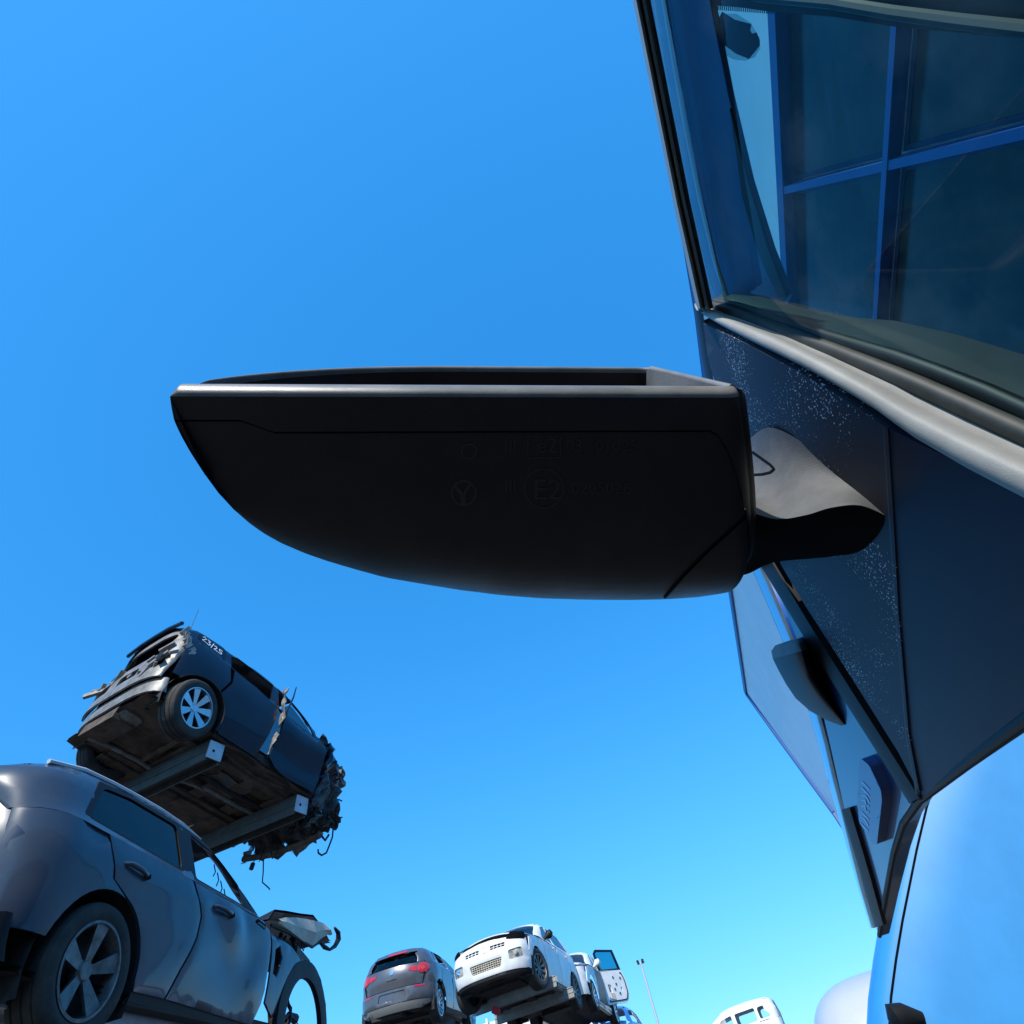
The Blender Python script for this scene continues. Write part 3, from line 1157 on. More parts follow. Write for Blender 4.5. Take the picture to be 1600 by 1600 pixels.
# hidden bulk of the van: roof, far side and front, so that it stands as a solid from any side
mb = MB()
o_ = CAM - VX * 2.6
def vp(s_, l, h):
    return CAM + VX * s_ + VR * l + Vector((0, 0, h - 1.4))
mb.box(vp(.25, 1.2, .65) , (1.3, .9, .7), Matrix.Rotation(-R_(VAZ), 3, 'Z'))
mb.build('engine_bay', M['trim'], van)
def slab(s0, s1, l0, l1, h0, h1):
    return MB().hexa([CAM + VX * a + VR * b + Vector((0, 0, c)) for c in (h0, h1) for a, b in ((s0, l0), (s1, l0), (s1, l1), (s0, l1))])
slab(-.85, .185, L0 + .004, L0 + .06, -1.05, .118).build('rear_door_skin', M['navy'], van)
slab(-3.0, -.86, L0 + .002, L0 + 1.85, -1.05, .72).build('load_body', M['navy'], van)
for a in (-2.3,):
    for b in (L0 + .12, L0 + 1.72):
        o = MB().lathe([(.2, -.11), (.33, -.11), (.35, 0), (.33, .11), (.2, .11)], 28).build('wheel', M['rubber'], van, True)
        o.location = CAM + VX * a + VR * b + Vector((0, 0, -1.05)) - van.location
        o.rotation_euler = (0, 0, R_(90 - VAZ) + R_(90))
wheel_done = False

# ------------------------------------------------------------------ building behind the van
BAZ = 9.0
BX, BR = dirv(BAZ), dirv(BAZ + 90)
BL = 2.6


def bp(fwd, h, out=0.0):
    return CAM + BX * fwd + BR * (BL - out) + Vector((0, 0, h))


bl = bp(6, -1.4)
bl.z = 0
bld = empty('building', 'white clad building with blue trim and blue framed dark windows behind the navy van', 'building', bl, world_parts=True)
bmap = lambda base: (lambda x, y, o: bp(x, y, -(base + o)))
# cladding panels above the windows, each its own sheet with an open joint
TOP = lambda f_: 6.68 + .104 * max(f_ - 3.75, 0)
xs = [-3.0, .35, 3.75, 7.15, 10.55]
for a, b in zip(xs, xs[1:]):
    panel('cladding_panel', [(a + .004, 4.62), (b - .004, 4.62), (b - .004, TOP(b)), (a + .004, TOP(a))], bmap(0), .06, 3, M['wall'], bld)
panel('cladding_panel', [(10.554, -1.4), (13.4, -1.4), (14.30, 3.69), (15.5, 6.0), (16.35, 7.69), (10.554, TOP(10.55))], bmap(0), .06, 3, M['wall'], bld, holes=())
panel('cladding_panel', [(4.9, -1.4), (10.546, -1.4), (10.546, 4.61), (4.9, 4.61)], bmap(0), .06, 3, M['wall'], bld)
panel('wall', [(-3, -1.4), (4.89, -1.4), (4.89, .3), (-3, .3)], bmap(0), .06, 3, M['wall'], bld)
mb = MB()
for p, q in (((-3, 6.72), (3.75, 6.72)), ((3.75, 6.72), (10.55, 7.43)), ((10.55, 7.43), (16.42, 7.77)), ((16.42, 7.77), (15.57, 6.0)), ((15.57, 6.0), (14.36, 3.69)), ((14.36, 3.69), (13.45, -1.4))):
    a, b = bp(*p, .05), bp(*q, .05)
    d = (b - a).normalized()
    up = BR.cross(d).normalized() * .07
    mb.hexa([a - up, b - up, b + up, a + up, a - up + BR * .2, b - up + BR * .2, b + up + BR * .2, a + up + BR * .2])
mb.build('edge_flashing', M['blue_frame'], bld)
# window wall
for r_, (h0, h1) in enumerate(((3.45, 4.55), (1.9, 3.38), (.35, 1.83))):
    for k, (a, b) in enumerate(((-2.9, -1.45), (-1.38, .08), (.15, 1.62), (1.70, 3.2), (3.28, 4.82))):
        sk = lambda b_: (lambda x, y, o: bp(x + .28 * (y - 4.0), y, -(b_ + o)))
        wn_ = panel('window', [(a, h0), (b, h0), (b, h1), (a, h1)], sk(.05), .02, .8, M['dark_frame'], bld,
                    holes=[[(a + .03, h0 + .03), (b - .03, h0 + .03), (b - .03, h1 - .03), (a + .03, h1 - .03)]])
        o = panel('pane', [(a + .03, h0 + .03), (b - .03, h0 + .03), (b - .03, h1 - .03), (a + .03, h1 - .03)], sk(.058), .008, .8, M['dark_pane'], wn_)
        o.location = (0, 0, 0)
mb = MB()
for k in (-3, -1.415, .115, 1.66, 3.24, 4.86):
    mb = MB()
    mb.hexa([bp(k + dx + .28 * (h - 4.0), h, ou) for ou in (.03, -.05) for dx, h in ((-.028, .3), (.028, .3), (.028, 4.6), (-.028, 4.6))])
    mb.build('mullion', M['blue_frame'], bld)
for h, e in ((.3, .04), (1.865, .022), (3.415, .022), (4.58, .045)):
    MB().hexa([bp(f_, h + q, o_) for o_ in (.036, -.05) for f_, q in ((-3, -e), (4.9, -e), (4.9, e), (-3, e))]).build('transom', M['blue_frame'], bld)
# body of the building behind its facade
mb = MB()
mb.hexa([bp(-3, -1.4, -.1), bp(13.3, -1.4, -.1), bp(13.3, 6.6, -.1), bp(-3, 6.6, -.1), bp(-3, -1.4, -9), bp(13.3, -1.4, -9), bp(13.3, 6.6, -9), bp(-3, 6.6, -9)])
mb.build('rear_wall', M['wall'], bld)


# ------------------------------------------------------------------ cars
def interp(tab, x):
    if x <= tab[0][0]:
        return tab[0][1]
    for (a, p), (b, q) in zip(tab, tab[1:]):
        if x <= b:
            t = (x - a) / (b - a)
            return p + (q - p) * t
    return tab[-1][1]


def sinterp(tab, x):
    """smooth interpolation"""
    xs_ = [t[0] for t in tab]
    ys_ = [t[1] for t in tab]
    n = len(tab)
    if x <= xs_[0]:
        return ys_[0]
    if x >= xs_[-1]:
        return ys_[-1]
    for i in range(n - 1):
        if x <= xs_[i + 1]:
            h = xs_[i + 1] - xs_[i]
            t = (x - xs_[i]) / h
            m0 = (ys_[i + 1] - ys_[max(i - 1, 0)]) / (xs_[i + 1] - xs_[max(i - 1, 0)] + 1e-9)
            m1 = (ys_[min(i + 2, n - 1)] - ys_[i]) / (xs_[min(i + 2, n - 1)] - xs_[i] + 1e-9)
            return ((2 * t ** 3 - 3 * t * t + 1) * ys_[i] + (t ** 3 - 2 * t * t + t) * h * m0 + (-2 * t ** 3 + 3 * t * t) * ys_[i + 1] + (t ** 3 - t * t) * h * m1)


def arc(cx, cz, r, a0, a1, n=14):
    return [(cx + r * math.cos(R_(a0 + (a1 - a0) * k / n)), cz + r * math.sin(R_(a0 + (a1 - a0) * k / n))) for k in range(n + 1)]


def pose(az, pt_, rl, pos):
    a, b, c = R_(az), R_(pt_), R_(rl)
    fx = Vector((math.sin(a), math.cos(a), 0))
    ly = Vector((-math.cos(a), math.sin(a), 0))
    uz = Vector((0, 0, 1))
    fx2 = fx * math.cos(b) + uz * math.sin(b)
    uz2 = uz * math.cos(b) - fx * math.sin(b)
    ly2 = ly * math.cos(c) + uz2 * math.sin(c)
    uz3 = uz2 * math.cos(c) - ly * math.sin(c)
    m = Matrix((fx2, ly2, uz3)).transposed().to_4x4()
    return Matrix.Translation(CAM + Vector(pos)) @ m


class Car:
    def __init__(s, name, label, cat, mw, ro=.85, wb=2.6, fo=.85, hw=.88, zs=.27, belt=((-1, 1.0), (3.5, .95)), roof=((-1, 1.0), (3.5, .8)),
                 lean=.42, nf=2.6, nr=3.0, af=.7, ar=.5, rw=.32, group=None, dent=None):
        s.__dict__.update(ro=ro, wb=wb, fo=fo, hw=hw, zs=zs, belt=belt, roof=roof, lean=lean, nf=nf, nr=nr, af=af, ar=ar, rw=rw, dent=dent)
        s.xf, s.xr = wb + fo, -ro
        s.root = empty(name, label, cat, (0, 0, 0), group)
        s.root.matrix_world = mw

    def base(s, x, z):
        zb = sinterp(s.belt, x)
        zt = sinterp(s.roof, x)
        f = lambda q: s.hw - .05 * ((q - .64) / .4) ** 2 + (.012 if q > .80 else 0) * min(1, (q - .80) / .06 if q > .8 else 0)
        y = f(min(z, zb)) if z >= .2 else f(.2)
        if z > zb:
            y -= s.lean * (z - zb) + .018
        dz = zt - z
        if dz < .10:
            y -= .09 * (1 - max(dz, 0) / .10) ** 2
        return y

    def plan(s, x):
        k = 1.0
        t = (x - (s.xf - s.af)) / s.af
        if t > 0:
            k *= max(1 - min(t, .9999) ** s.nf, 0) ** (1 / s.nf)
        t = ((s.xr + s.ar) - x) / s.ar
        if t > 0:
            k *= max(1 - min(t, .9999) ** s.nr, 0) ** (1 / s.nr)
        return k

    def W(s, x, z):
        y = s.base(x, z) * s.plan(x)
        if s.dent:
            y += s.dent(x, z)
        return y

    def side(s, sg):
        return lambda x, z, o: Vector((x, sg * (s.W(x, z) - o), z))

    def front_x(s, y, z):
        q = min(abs(y) / s.base(s.xf - s.af, z), .9999)
        return s.xf - s.af + s.af * (1 - q ** s.nf) ** (1 / s.nf)

    def rear_x(s, y, z):
        q = min(abs(y) / s.base(s.xr + s.ar, z), .9999)
        return s.xr + s.ar - s.ar * (1 - q ** s.nr) ** (1 / s.nr)

    def top(s, crown):
        def m(x, y, o):
            ze = sinterp(s.roof, x)
            we = max(s.W(x, ze), .05)
            q = min(abs(y) / we, 1.0)
            return Vector((x, y, ze + crown * (1 - q ** 2.4) - o))
        return m

    def P(s, name, outline, m, mt, thick=.015, res=.09, holes=(), bevel=.004, parent=None):
        return panel(name, outline, m, thick, res, mt, parent or s.root, holes, bevel)

    def wheel(s, x, y, mt=None, spokes=5, r=None, w_=.21, out=1, tilt=0.0, style='wide'):
        r = r or s.rw
        root = bpy.data.objects.new('wheel', None)
        root.empty_display_size = .1
        col.objects.link(root)
        root.parent = s.root
        root.location = (x, y, r)
        root.rotation_euler = (0, 0, R_(tilt))
        h = w_ / 2
        ri = r * .69
        prof = [(ri, -h * .9), (ri + .02, -h), (r * .86, -h * 1.05), (r * .96, -h * .92), (r * .99, -h * .75)]
        for g_ in (-.5, 0, .5):
            prof += [(r, h * (g_ - .2)), (r, h * (g_ - .06)), (r - .008, h * (g_ - .04)), (r - .008, h * (g_ + .04)), (r, h * (g_ + .06)), (r, h * (g_ + .2))]
        prof += [(r * .99, h * .75), (r * .96, h * .92), (r * .86, h * 1.05), (ri + .02, h), (ri, h * .9)]
        MB().lathe(prof, 40).build('tyre', M['rubber'], root, True, 35)
        mb = MB()
        o_ = out
        mb.lathe([(ri + .004, o_ * h * .98), (ri - .012, o_ * h * 1.0), (ri - .022, o_ * h * .75), (ri - .03, -o_ * h * .8)], 40)
        hub = o_ * h * .62
        mb.lathe([(0.001, hub + o_ * .012), (.045, hub + o_ * .01), (.06, hub - o_ * .01), (.06, hub - o_ * .05)], 16)
        for k in range(spokes):
            a = 2 * math.pi * k / spokes + .3
            c_, s_ = math.cos(a), math.sin(a)
            def q(rad, tan, al):
                return Vector((rad * c_ - tan * s_, al, rad * s_ + tan * c_))
            w0, w1 = (.022, .052) if style == 'wide' else (.016, .022)
            if style == 'split':
                for sg in (-1, 1):
                    mb.hexa([q(.04, sg * .012 - .01, hub), q(.04, sg * .012 + .01, hub), q(ri - .015, sg * .055 + .012, o_ * h * .9), q(ri - .015, sg * .055 - .012, o_ * h * .9),
                             q(.04, sg * .012 - .01, hub - o_ * .03), q(.04, sg * .012 + .01, hub - o_ * .03), q(ri - .015, sg * .055 + .012, o_ * h * .7), q(ri - .015, sg * .055 - .012, o_ * h * .7)])
            else:
                mb.hexa([q(.04, -w0, hub), q(.04, w0, hub), q(ri - .015, w1, o_ * h * .92), q(ri - .015, -w1, o_ * h * .92),
                         q(.04, -w0, hub - o_ * .03), q(.04, w0, hub - o_ * .03), q(ri - .015, w1 * .8, o_ * h * .7), q(ri - .015, -w1 * .8, o_ * h * .7)])
        mb.build('rim', mt or M['alloy'], root, True, 30)
        MB().lathe([(0.001, -o_ * h * .1), (ri * .55, -o_ * h * .1), (ri - .03, -o_ * h * .2)], 24).build('brake_disc', M['alloy_dark'], root, True)
        return root

    def arch_liner(s, x, r, sg, z=None):
        z = s.rw if z is None else z
        rows = []
        for k in range(15):
            t = R_(-20 + 220 * k / 14)
            yo = s.hw - .05
            rows.append([Vector((x + r * math.cos(t), sg * yo, z + r * math.sin(t))), Vector((x + r * math.cos(t), sg * (yo - .28), z + r * math.sin(t))),
                         Vector((x, sg * (yo - .30), z))])
        v, f = loft(rows)
        return MB().add(v, f).build('wheel_arch_liner', M['under_dark'], s.root, True, 60)

    def floor(s, x0, x1, mt, z=None):
        z = z or s.zs
        rows = []
        n = 14
        for i in range(n + 1):
            x = x0 + (x1 - x0) * i / n
            row = []
            for k in range(13):
                q = -1 + 2 * k / 12
                y = q * (s.hw - .06) * min(1, s.plan(x) + .05)
                dz = .08 * math.exp(-(q / .16) ** 2) + .012 * math.sin(x * 9) * (1 if abs(q) > .3 else 0) - .03 * (abs(abs(q) - .62) < .09) - .02 * (abs(q) > .93)
                row.append(Vector((x, y, z + dz)))
            rows.append(row)
        v, f = loft(rows)
        rows2 = [[p + Vector((0, 0, .03)) for p in r] for r in rows]
        v2, f2 = loft(rows2)
        return MB().add(v, f).add(v2, f2).build('floor_pan', mt, s.root, True, 30)

    def running_gear(s, mt=None, exhaust=True, rear=True, front=True):
        mt = mt or M['under_dark']
        mb = MB()
        z = s.zs
        if exhaust:
            mb.tube([(s.wb - .3, .08, z - .01), (1.6, .1, z - .02), (.9, .12, z - .02), (.5, .3, z - .03), (0, .32, z + .02), (-.5, .3, z - .03)], .028, 8)
            mb.box((-.55, .15, z), (.3, .7, .16))
            mb.box((1.2, .1, z - .01), (.45, .18, .11))
        if rear:
            mb.tube([(-.0, -.7, s.rw), (.15, -.45, z), (.15, .45, z), (0, .7, s.rw)], .045, 8)
            mb.tube([(.05, -.55, s.rw), (.0, -.5, .6)], .05, 8)
            mb.tube([(.05, .55, s.rw), (.0, .5, .6)], .05, 8)
            mb.box((.45, 0, z - .0), (.4, 1.0, .12))
        if front:
            mb.box((s.wb - .05, 0, z - .02), (.5, .9, .09))
            mb.tube([(s.wb, -.7, s.rw), (s.wb - .05, -.3, z), (s.wb - .05, .3, z), (s.wb, .7, s.rw)], .035, 8)
            mb.box((s.wb + .1, .1, z + .1), (.5, .8, .22))
        return mb.build('running_gear', mt, s.root)

    def seats(s, xs_=(1.0, .1), zf=.45):
        for x in xs_:
            for y in (-.38, .38):
                mb = MB()
                m1 = Matrix.Rotation(R_(-18), 3, 'Y')
                mb.box((x + .2, y, zf), (.5, .46, .16))
                mb.box((x - .12, y, zf + .36), (.13, .44, .62), m1)
                mb.box((x - .26, y, zf + .78), (.1, .25, .18), m1)
                mb.build('seat', M['seat'], s.root)

    def roof_panel(s, x0, x1, mt, crown=.06):
        n = 14
        lo = [(x0 + (x1 - x0) * k / n, -1.0) for k in range(n + 1)]
        def m(x, q, o):
            ze = sinterp(s.roof, x)
            we = max(s.W(x, ze), .05) + .001
            return Vector((x, q * we, ze + crown * (1 - abs(q) ** 2.4) - o))
        return s.P('roof', [(x0, -1), (x1, -1), (x1, 1), (x0, 1)], m, mt, .02, .16, bevel=0.0)

    def bonnet(s, x0, x1, mt, crown=.09, name='bonnet', qlim=.97, bow=.1):
        def m(x, q, o):
            xx = x + (bow * (1 - abs(q) ** 2)) * max(0, min(1, (x - x0) / (x1 - x0)))
            ze = sinterp(s.roof, x)
            we = max(s.W(x, ze), .05)
            return Vector((xx, q * we, ze + crown * (1 - abs(q) ** 2.2) - o))
        return s.P(name, [(x0, -qlim), (x1, -qlim), (x1, qlim), (x0, qlim)], m, mt, .02, .16)

    def screen(s, name, x0, x1, mt, bow=.1, crown0=.05, crown1=.06, inset=.015, q0=.97, tint=None):
        """glass between the cowl at x0 and the header at x1 (either way round)"""
        n = 10
        rows = []
        for i in range(n + 1):
            t = i / n
            x = x0 + (x1 - x0) * t
            ze = sinterp(s.roof, x)
            we = max(s.W(x, ze), .05)
            row = []
            for k in range(13):
                q = -1 + 2 * k / 12
                sgn = 1 if x0 > x1 else -1
                row.append(Vector((x + sgn * bow * (1 - q * q) * (1 - .55 * t), q * we * q0, ze + (crown0 + (crown1 - crown0) * t) * (1 - abs(q) ** 2.4) - inset)))
            rows.append(row)
        v, f = loft(rows)
        return MB().add(v, f).build(name, mt, s.root, True, 60)


RACKG = 'scrapped cars stored on steel racking'


def arcs(cx, r, z, up=True):
    return arc(cx, z, r, 180, 0, 16)


# ---- navy SUV on the top deck ------------------------------------
def suv():
    mw = pose(19.0, -10.0, 4.06, (-5.52, 5.87, 4.27))
    c = Car('scrapped_suv', 'wrecked midnight blue SUV on the top rack at the left, its front torn off', 'car', mw, ro=.8, wb=2.65, fo=.6, hw=.92, zs=.27,
            belt=((-.9, 1.30), (-.2, 1.30), (.5, 1.24), (1.1, 1.12), (2.1, 1.0), (3.2, .95)),
            roof=((-.95, 1.50), (-.5, 1.60), (.2, 1.66), (.9, 1.66), (1.35, 1.58), (1.8, 1.34), (2.2, 1.06), (3.3, .9)), lean=.38, nr=3.5, ar=.42, rw=.36, group=RACKG)
    wx = -.13
    for sg in (-1, 1):
        S = c.side(sg)
        ar_ = arc(wx, .37, .43, 150, 20, 14)
        # rear quarter: over the arch up to the belt
        c.P('rear_quarter', [(-.6, .62)] + arc(wx, .37, .43, 146, 62, 10) + [(.16, 1.0), (.10, 1.24), (-.3, 1.29), (-.62, 1.29)], S, M['suv_paint'])
        # rear door
        c.P('rear_door', arc(wx, .37, .445, 58, -8, 9) + [(.34, .27), (.98, .27), (1.03, .7), (1.06, 1.11), (.6, 1.22), (.18, 1.24), (.2, 1.0)], S, M['suv_paint'])
        # window frame with two openings
        c.P('side_frame', [(-.62, 1.30), (.1, 1.25), (1.06, 1.125), (2.0, 1.02), (2.12, 1.06), (1.8, 1.34), (1.36, 1.575), (.9, 1.655), (.2, 1.655), (-.5, 1.595), (-.74, 1.55)], S, M['suv_paint'], .03, .08,
            holes=[[(.12, 1.29), (.9, 1.19), (.93, 1.56), (.2, 1.58), (.08, 1.5)], [(1.08, 1.16), (1.85, 1.08), (1.72, 1.33), (1.33, 1.50), (1.03, 1.56)]])
        if sg < 0:
            g_ = c.P('quarter_window', [(-.52, 1.34), (.0, 1.31), (-.02, 1.52), (-.1, 1.57), (-.40, 1.56), (-.50, 1.50)], lambda x, z, o: S(x, z, o - .004), M['car_glass'], .006, .08)
        # sill
        c.P('sill', [(.3, .25), (2.1, .25), (2.12, .36), (.33, .36)], lambda x, z, o: S(x, z, o + .03), M['under_dark'], .1)
        c.wheel(wx, sg * .80, M['alloy'], 7, .375, .26, sg, tilt=(12 if sg < 0 else 0))
        c.arch_liner(wx, .45, sg, .37)
        # arch edge
        MB().tube([S(x, z, .0) for x, z in arc(wx, .37, .432, 150, -12, 16)], .012, 6).build('arch_trim', M['trim'], c.root, True)
    SR = c.side(-1)
    # front door, hanging out of line, and its crumpled leading edge
    def bent(x, z, o):
        k = max(0, 1.25 - x)
        return SR(x, z, o) + Vector((0, -.02 - .35 * k * k - .03 * math.sin(z * 9), .02 * math.sin(x * 7)))
    c.P('front_door', [(1.16, .34), (1.3, .27), (2.06, .24), (2.10, .5), (2.04, .98), (1.6, 1.05), (1.14, 1.10), (1.12, .8)], bent, M['suv_paint'], .03, .08)
    c.P('front_door', [(1.14, .3), (2.05, .25), (2.05, .98), (1.14, 1.08)], c.side(1), M['suv_paint'], .03)
    # torn B-pillar and door skin standing out like a fin
    rows = []
    rr = random.Random(3)
    for k in range(15):
        z = .38 + 1.30 * k / 14
        y0 = -(c.W(1.05, min(z, 1.6)))
        row = []
        for q in range(5):
            t = q / 4
            row.append(Vector((1.12 - .03 * t + .025 * math.sin(k * 1.7 + q) + (.14 * max(0, z - 1.2)), y0 - .10 * t - .02 * math.sin(k * .9 + q * 2) + (.12 * max(0, z - 1.3)), z)))
        rows.append(row)
    v, f = loft(rows)
    v2, f2 = loft([[p + Vector((.02, .012, 0)) for p in r] for r in rows])
    MB().add(v, f).add(v2, f2).build('torn_pillar', M['bare_metal'], c.root, True, 40)
    MB().tube([(1.15, -.86, .35), (1.18, -.95, .7), (1.13, -.98, 1.05), (1.2, -.9, 1.4), (1.28, -.75, 1.72)], [.014, .02, .016, .014, .01], 6).build('door_edge', M['suv_paint'], c.root, True)
    c.roof_panel(-.75, 1.38, M['suv_paint'])
    c.screen('windscreen', 2.15, 1.4, M['car_glass'])
    # rear: hatch missing, bare inner metal round the opening
    def rear(y, z, o):
        return Vector((c.rear_x(y, z) + .10 * max(0, z - .9) + o, y, z))
    c.P('rear_panel', [(-.8, .55), (.8, .55), (.84, .8), (.80, 1.28), (.66, 1.54), (-.66, 1.54), (-.80, 1.28), (-.84, .8)], rear, M['bare_metal'], .03, .09,
        holes=[rounded([(-.6, .98), (.6, .98), (.58, 1.42), (-.58, 1.42)], .1), rounded([(-.74, .74), (-.46, .72), (-.45, .9), (-.72, .93)], .05), rounded([(-.3, .72), (.1, .72), (.1, .86), (-.3, .86)], .04),
               rounded([(.3, .72), (.7, .72), (.7, .9), (.3, .88)], .04)])
    rr = random.Random(11)
    for k in range(16):
        y = rr.uniform(-.8, .8)
        z = rr.uniform(.62, 1.0)
        rot = Matrix.Rotation(rr.uniform(-1, 1), 3, 'X') @ Matrix.Rotation(rr.uniform(-.6, .6), 3, 'Z')
        MB().box((c.xr + .02 + rr.uniform(-.02, .06), y, z), (rr.uniform(.02, .08), rr.uniform(.06, .3), rr.uniform(.02, .1)), rot).build('torn_bracket', M['bare_metal'], c.root)
    c.P('rear_valance', [(-.86, .36), (.86, .36), (.84, .56), (-.84, .56)], lambda y, z, o: Vector((c.rear_x(y, z) + .06 + o, y, z)), M['bare_metal'], .03)
    # spoiler
    MB().tube([(-.76, -.60, 1.55), (-.77, -.3, 1.60), (-.77, 0, 1.61), (-.77, .3, 1.60), (-.76, .60, 1.55)], .03, 6).build('spoiler', M['suv_paint'], c.root, True)
    MB().tube([(-.6, -.55, 1.62), (-.66, -.56, 1.95)], .004, 5).build('aerial', M['trim'], c.root)
    # ragged tail lamp remains
    mb = MB()
    rr = random.Random(5)
    for k in range(7):
        z = 1.0 + .06 * k
        mb.box((-.52 - .03 * k + rr.uniform(-.02, .02), -.86 + .02 * k, z), (.06, .05, rr.uniform(.08, .16)), Matrix.Rotation(rr.uniform(-.5, .5), 3, 'Y'))
    mb.build('lamp_bracket', M['bare_metal'], c.root)
    # underside
    c.floor(-.7, 2.25, M['under'], .26)
    c.running_gear(M['under'], True, True, False)
    mb = MB()
    for y in (-.5, .5):
        mb.box((1.0, y, .235), (2.5, .11, .07))
    mb.tube([(.5, -.75, .24), (.9, -.3, .2), (.7, .1, .17), (1.6, .2, .19)], .012, 6)
    mb.tube([(1.9, -.7, .25), (1.2, -.62, .22), (.6, -.66, .23)], .01, 6)
    for k in range(6):
        mb.box((.5 + .28 * k, (-1) ** k * .28, .23), (.2, .34, .03))
    mb.lathe([(.001, -.01), (.03, -.01), (.03, .01)], 10, 'z', (1.9, -.72, .235))
    mb.build('chassis_rail', M['under'], c.root)
    MB().tube([(2.1, .1, .22), (1.6, .12, .20), (1.1, .13, .20), (.75, .2, .19), (.45, .36, .19), (.1, .40, .24), (-.3, .40, .22), (-.6, .42, .20)], .032, 9).build('exhaust', M['bare_metal'], c.root, True)
    MB().tube([(2.0, -.05, .24), (1.2, -.04, .225), (.3, -.03, .24)], .04, 9).build('prop_shaft', M['under_dark'], c.root, True)
    c.P('heat_shield', rounded([(.55, -.30), (1.5, -.28), (1.5, .02), (.55, .0)], .06), lambda x, y, o: Vector((x, y, .232 + o + .012 * math.sin(x * 14))), M['galv'], .006, .06, bevel=0)
    c.P('fuel_tank', rounded([(.28, -.62), (.80, -.62), (.80, .12), (.28, .12)], .1), lambda x, y, o: Vector((x, y, .215 + o)), M['under_dark'], .12, .1, bevel=.02)
    c.P('silencer', rounded([(-.66, -.35), (-.38, -.35), (-.38, .55), (-.66, .55)], .08), lambda x, y, o: Vector((x, y, .21 + o)), M['bare_metal'], .12, .1, bevel=.03)
    for y in (-.55, .55):
        MB().tube([Vector((-.02 + .055 * math.cos(k * .9), y + .055 * math.sin(k * .9), .30 + .006 * k)) for k in range(45)], .010, 5).build('coil_spring', M['under'], c.root, True)
    for k in range(5):
        q = random.Random(500 + k)
        y0 = q.uniform(-.7, .7)
        MB().tube([(q.uniform(1.9, 2.2), y0, .225), (1.5, y0 + q.uniform(-.1, .1), .215), (1.0, y0 + q.uniform(-.15, .15), .222), (.6, y0 + q.uniform(-.1, .1), .205)], .008, 5).build('brake_line', M['galv'] if k % 2 else M['trim'], c.root, True)
    for k in range(6):
        q = random.Random(520 + k)
        x, y = q.uniform(.2, 2.1), q.uniform(-.7, .6)
        MB().tube([(x, y, .22), (x + .05, y + .03, .16), (x + .02, y + .1, .10 - .05 * (k % 3))], .007, 5).build('hanging_cable', M['bare_metal'] if k % 2 else M['trim'], c.root, True)
    c.seats((1.0, .05), .5)
    # the torn-off front: engine, bent sheets, hoses
    rr = random.Random(21)
    mb = MB()
    mb.box((2.5, .1, .42), (.42, .75, .42), Matrix.Rotation(.15, 3, 'Z'))
    mb.box((2.45, .1, .68), (.3, .6, .18))
    for k in range(4):
        mb.tube([(2.72, -.2 + .18 * k, .55), (2.8, -.2 + .18 * k, .4), (2.7, -.2 + .18 * k, .26)], .03, 7)
    mb.lathe([(.001, -.06), (.16, -.06), (.18, 0), (.16, .06), (.001, .06)], 14, 'y', (2.5, .55, .3))
    mb.build('engine', M['scrap'], c.root)

    def crump(cx, cy, cz, sx, sz, seed, rx, ry, rz, mt, name='torn_panel', cr=.22):
        n = 7
        m_ = Matrix.Rotation(rz, 3, 'Z') @ Matrix.Rotation(ry, 3, 'Y') @ Matrix.Rotation(rx, 3, 'X')
        q = random.Random(seed)
        rows = []
        for i in range(n):
            row = []
            for k in range(n):
                jx = q.uniform(-.5, .5) if i in (0, n - 1) else 0
                jz = q.uniform(-.5, .5) if k in (0, n - 1) else 0
                p = Vector(((i / (n - 1) - .5) * sx + jx * sx / n, q.uniform(-1, 1) * cr * min(sx, sz) * .5, (k / (n - 1) - .5) * sz + jz * sz / n))
                row.append(m_ @ p + Vector((cx, cy, cz)))
            rows.append(row)
        v, f = loft(rows)
        v2, f2 = loft([[p + m_ @ Vector((0, .012, 0)) for p in r] for r in rows])
        o = MB().add(v, f).add(v2, f2).build(name, mt, c.root)
        return o
    specs = [(2.28, -.78, .62, .45, .8, .2, .1, .4), (2.45, -.62, .85, .5, .4, -.5, .5, .2), (2.55, -.72, .38, .4, .5, .3, -.4, -.2), (2.62, -.4, .2, .5, .34, 1.2, .2, .1), (2.38, -.2, .1, .6, .4, 1.4, 0, .4),
             (2.45, .35, .08, .7, .5, 1.5, .2, .2), (2.5, .75, .3, .5, .6, .2, .3, 1.2), (2.7, .4, .4, .25, .6, .3, .2, 1.3), (2.3, .0, .86, .6, .9, 1.3, .2, .2), (2.3, .5, .9, .5, .6, 1.1, -.2, .3), (2.2, -.85, .98, .3, .3, .1, .9, .3),
             (2.62, -.55, .62, .3, .3, .6, -.3, .8), (2.72, -.1, .1, .3, .35, 1.0, .5, 0), (2.28, -.86, .4, .25, .5, .1, .2, .1), (2.7, -.62, .92, .34, .22, .5, .7, .3), (2.18, -.7, 1.12, .4, .22, .3, .5, .1)]
    for i, s_ in enumerate(specs):
        crump(*s_[:5], i + 40, *s_[5:], M['suv_paint'] if i in (0, 8, 9, 10) else (M['bare_metal'] if i in (6, 12, 14) else M['scrap']), cr=.3)
    q_ = random.Random(900)
    for k in range(22):
        x_, y_, z_ = q_.uniform(2.15, 2.78), q_.uniform(-.9, .8), q_.uniform(-.06, 1.05)
        crump(x_, y_, z_, q_.uniform(.1, .28), q_.uniform(.1, .3), 910 + k, q_.uniform(-1, 1), q_.uniform(-1, 1), q_.uniform(-1, 1), [M['scrap'], M['suv_paint'], M['scrap'], M['galv']][k % 4], cr=.4)
    crump(2.76, -.5, .34, .16, .26, 77, .2, .2, .5, M['galv_light'], 'lamp_bracket', .2)
    crump(2.60, -.35, .30, .12, .36, 78, 0, 0, .3, M['galv'], 'radiator', .06)
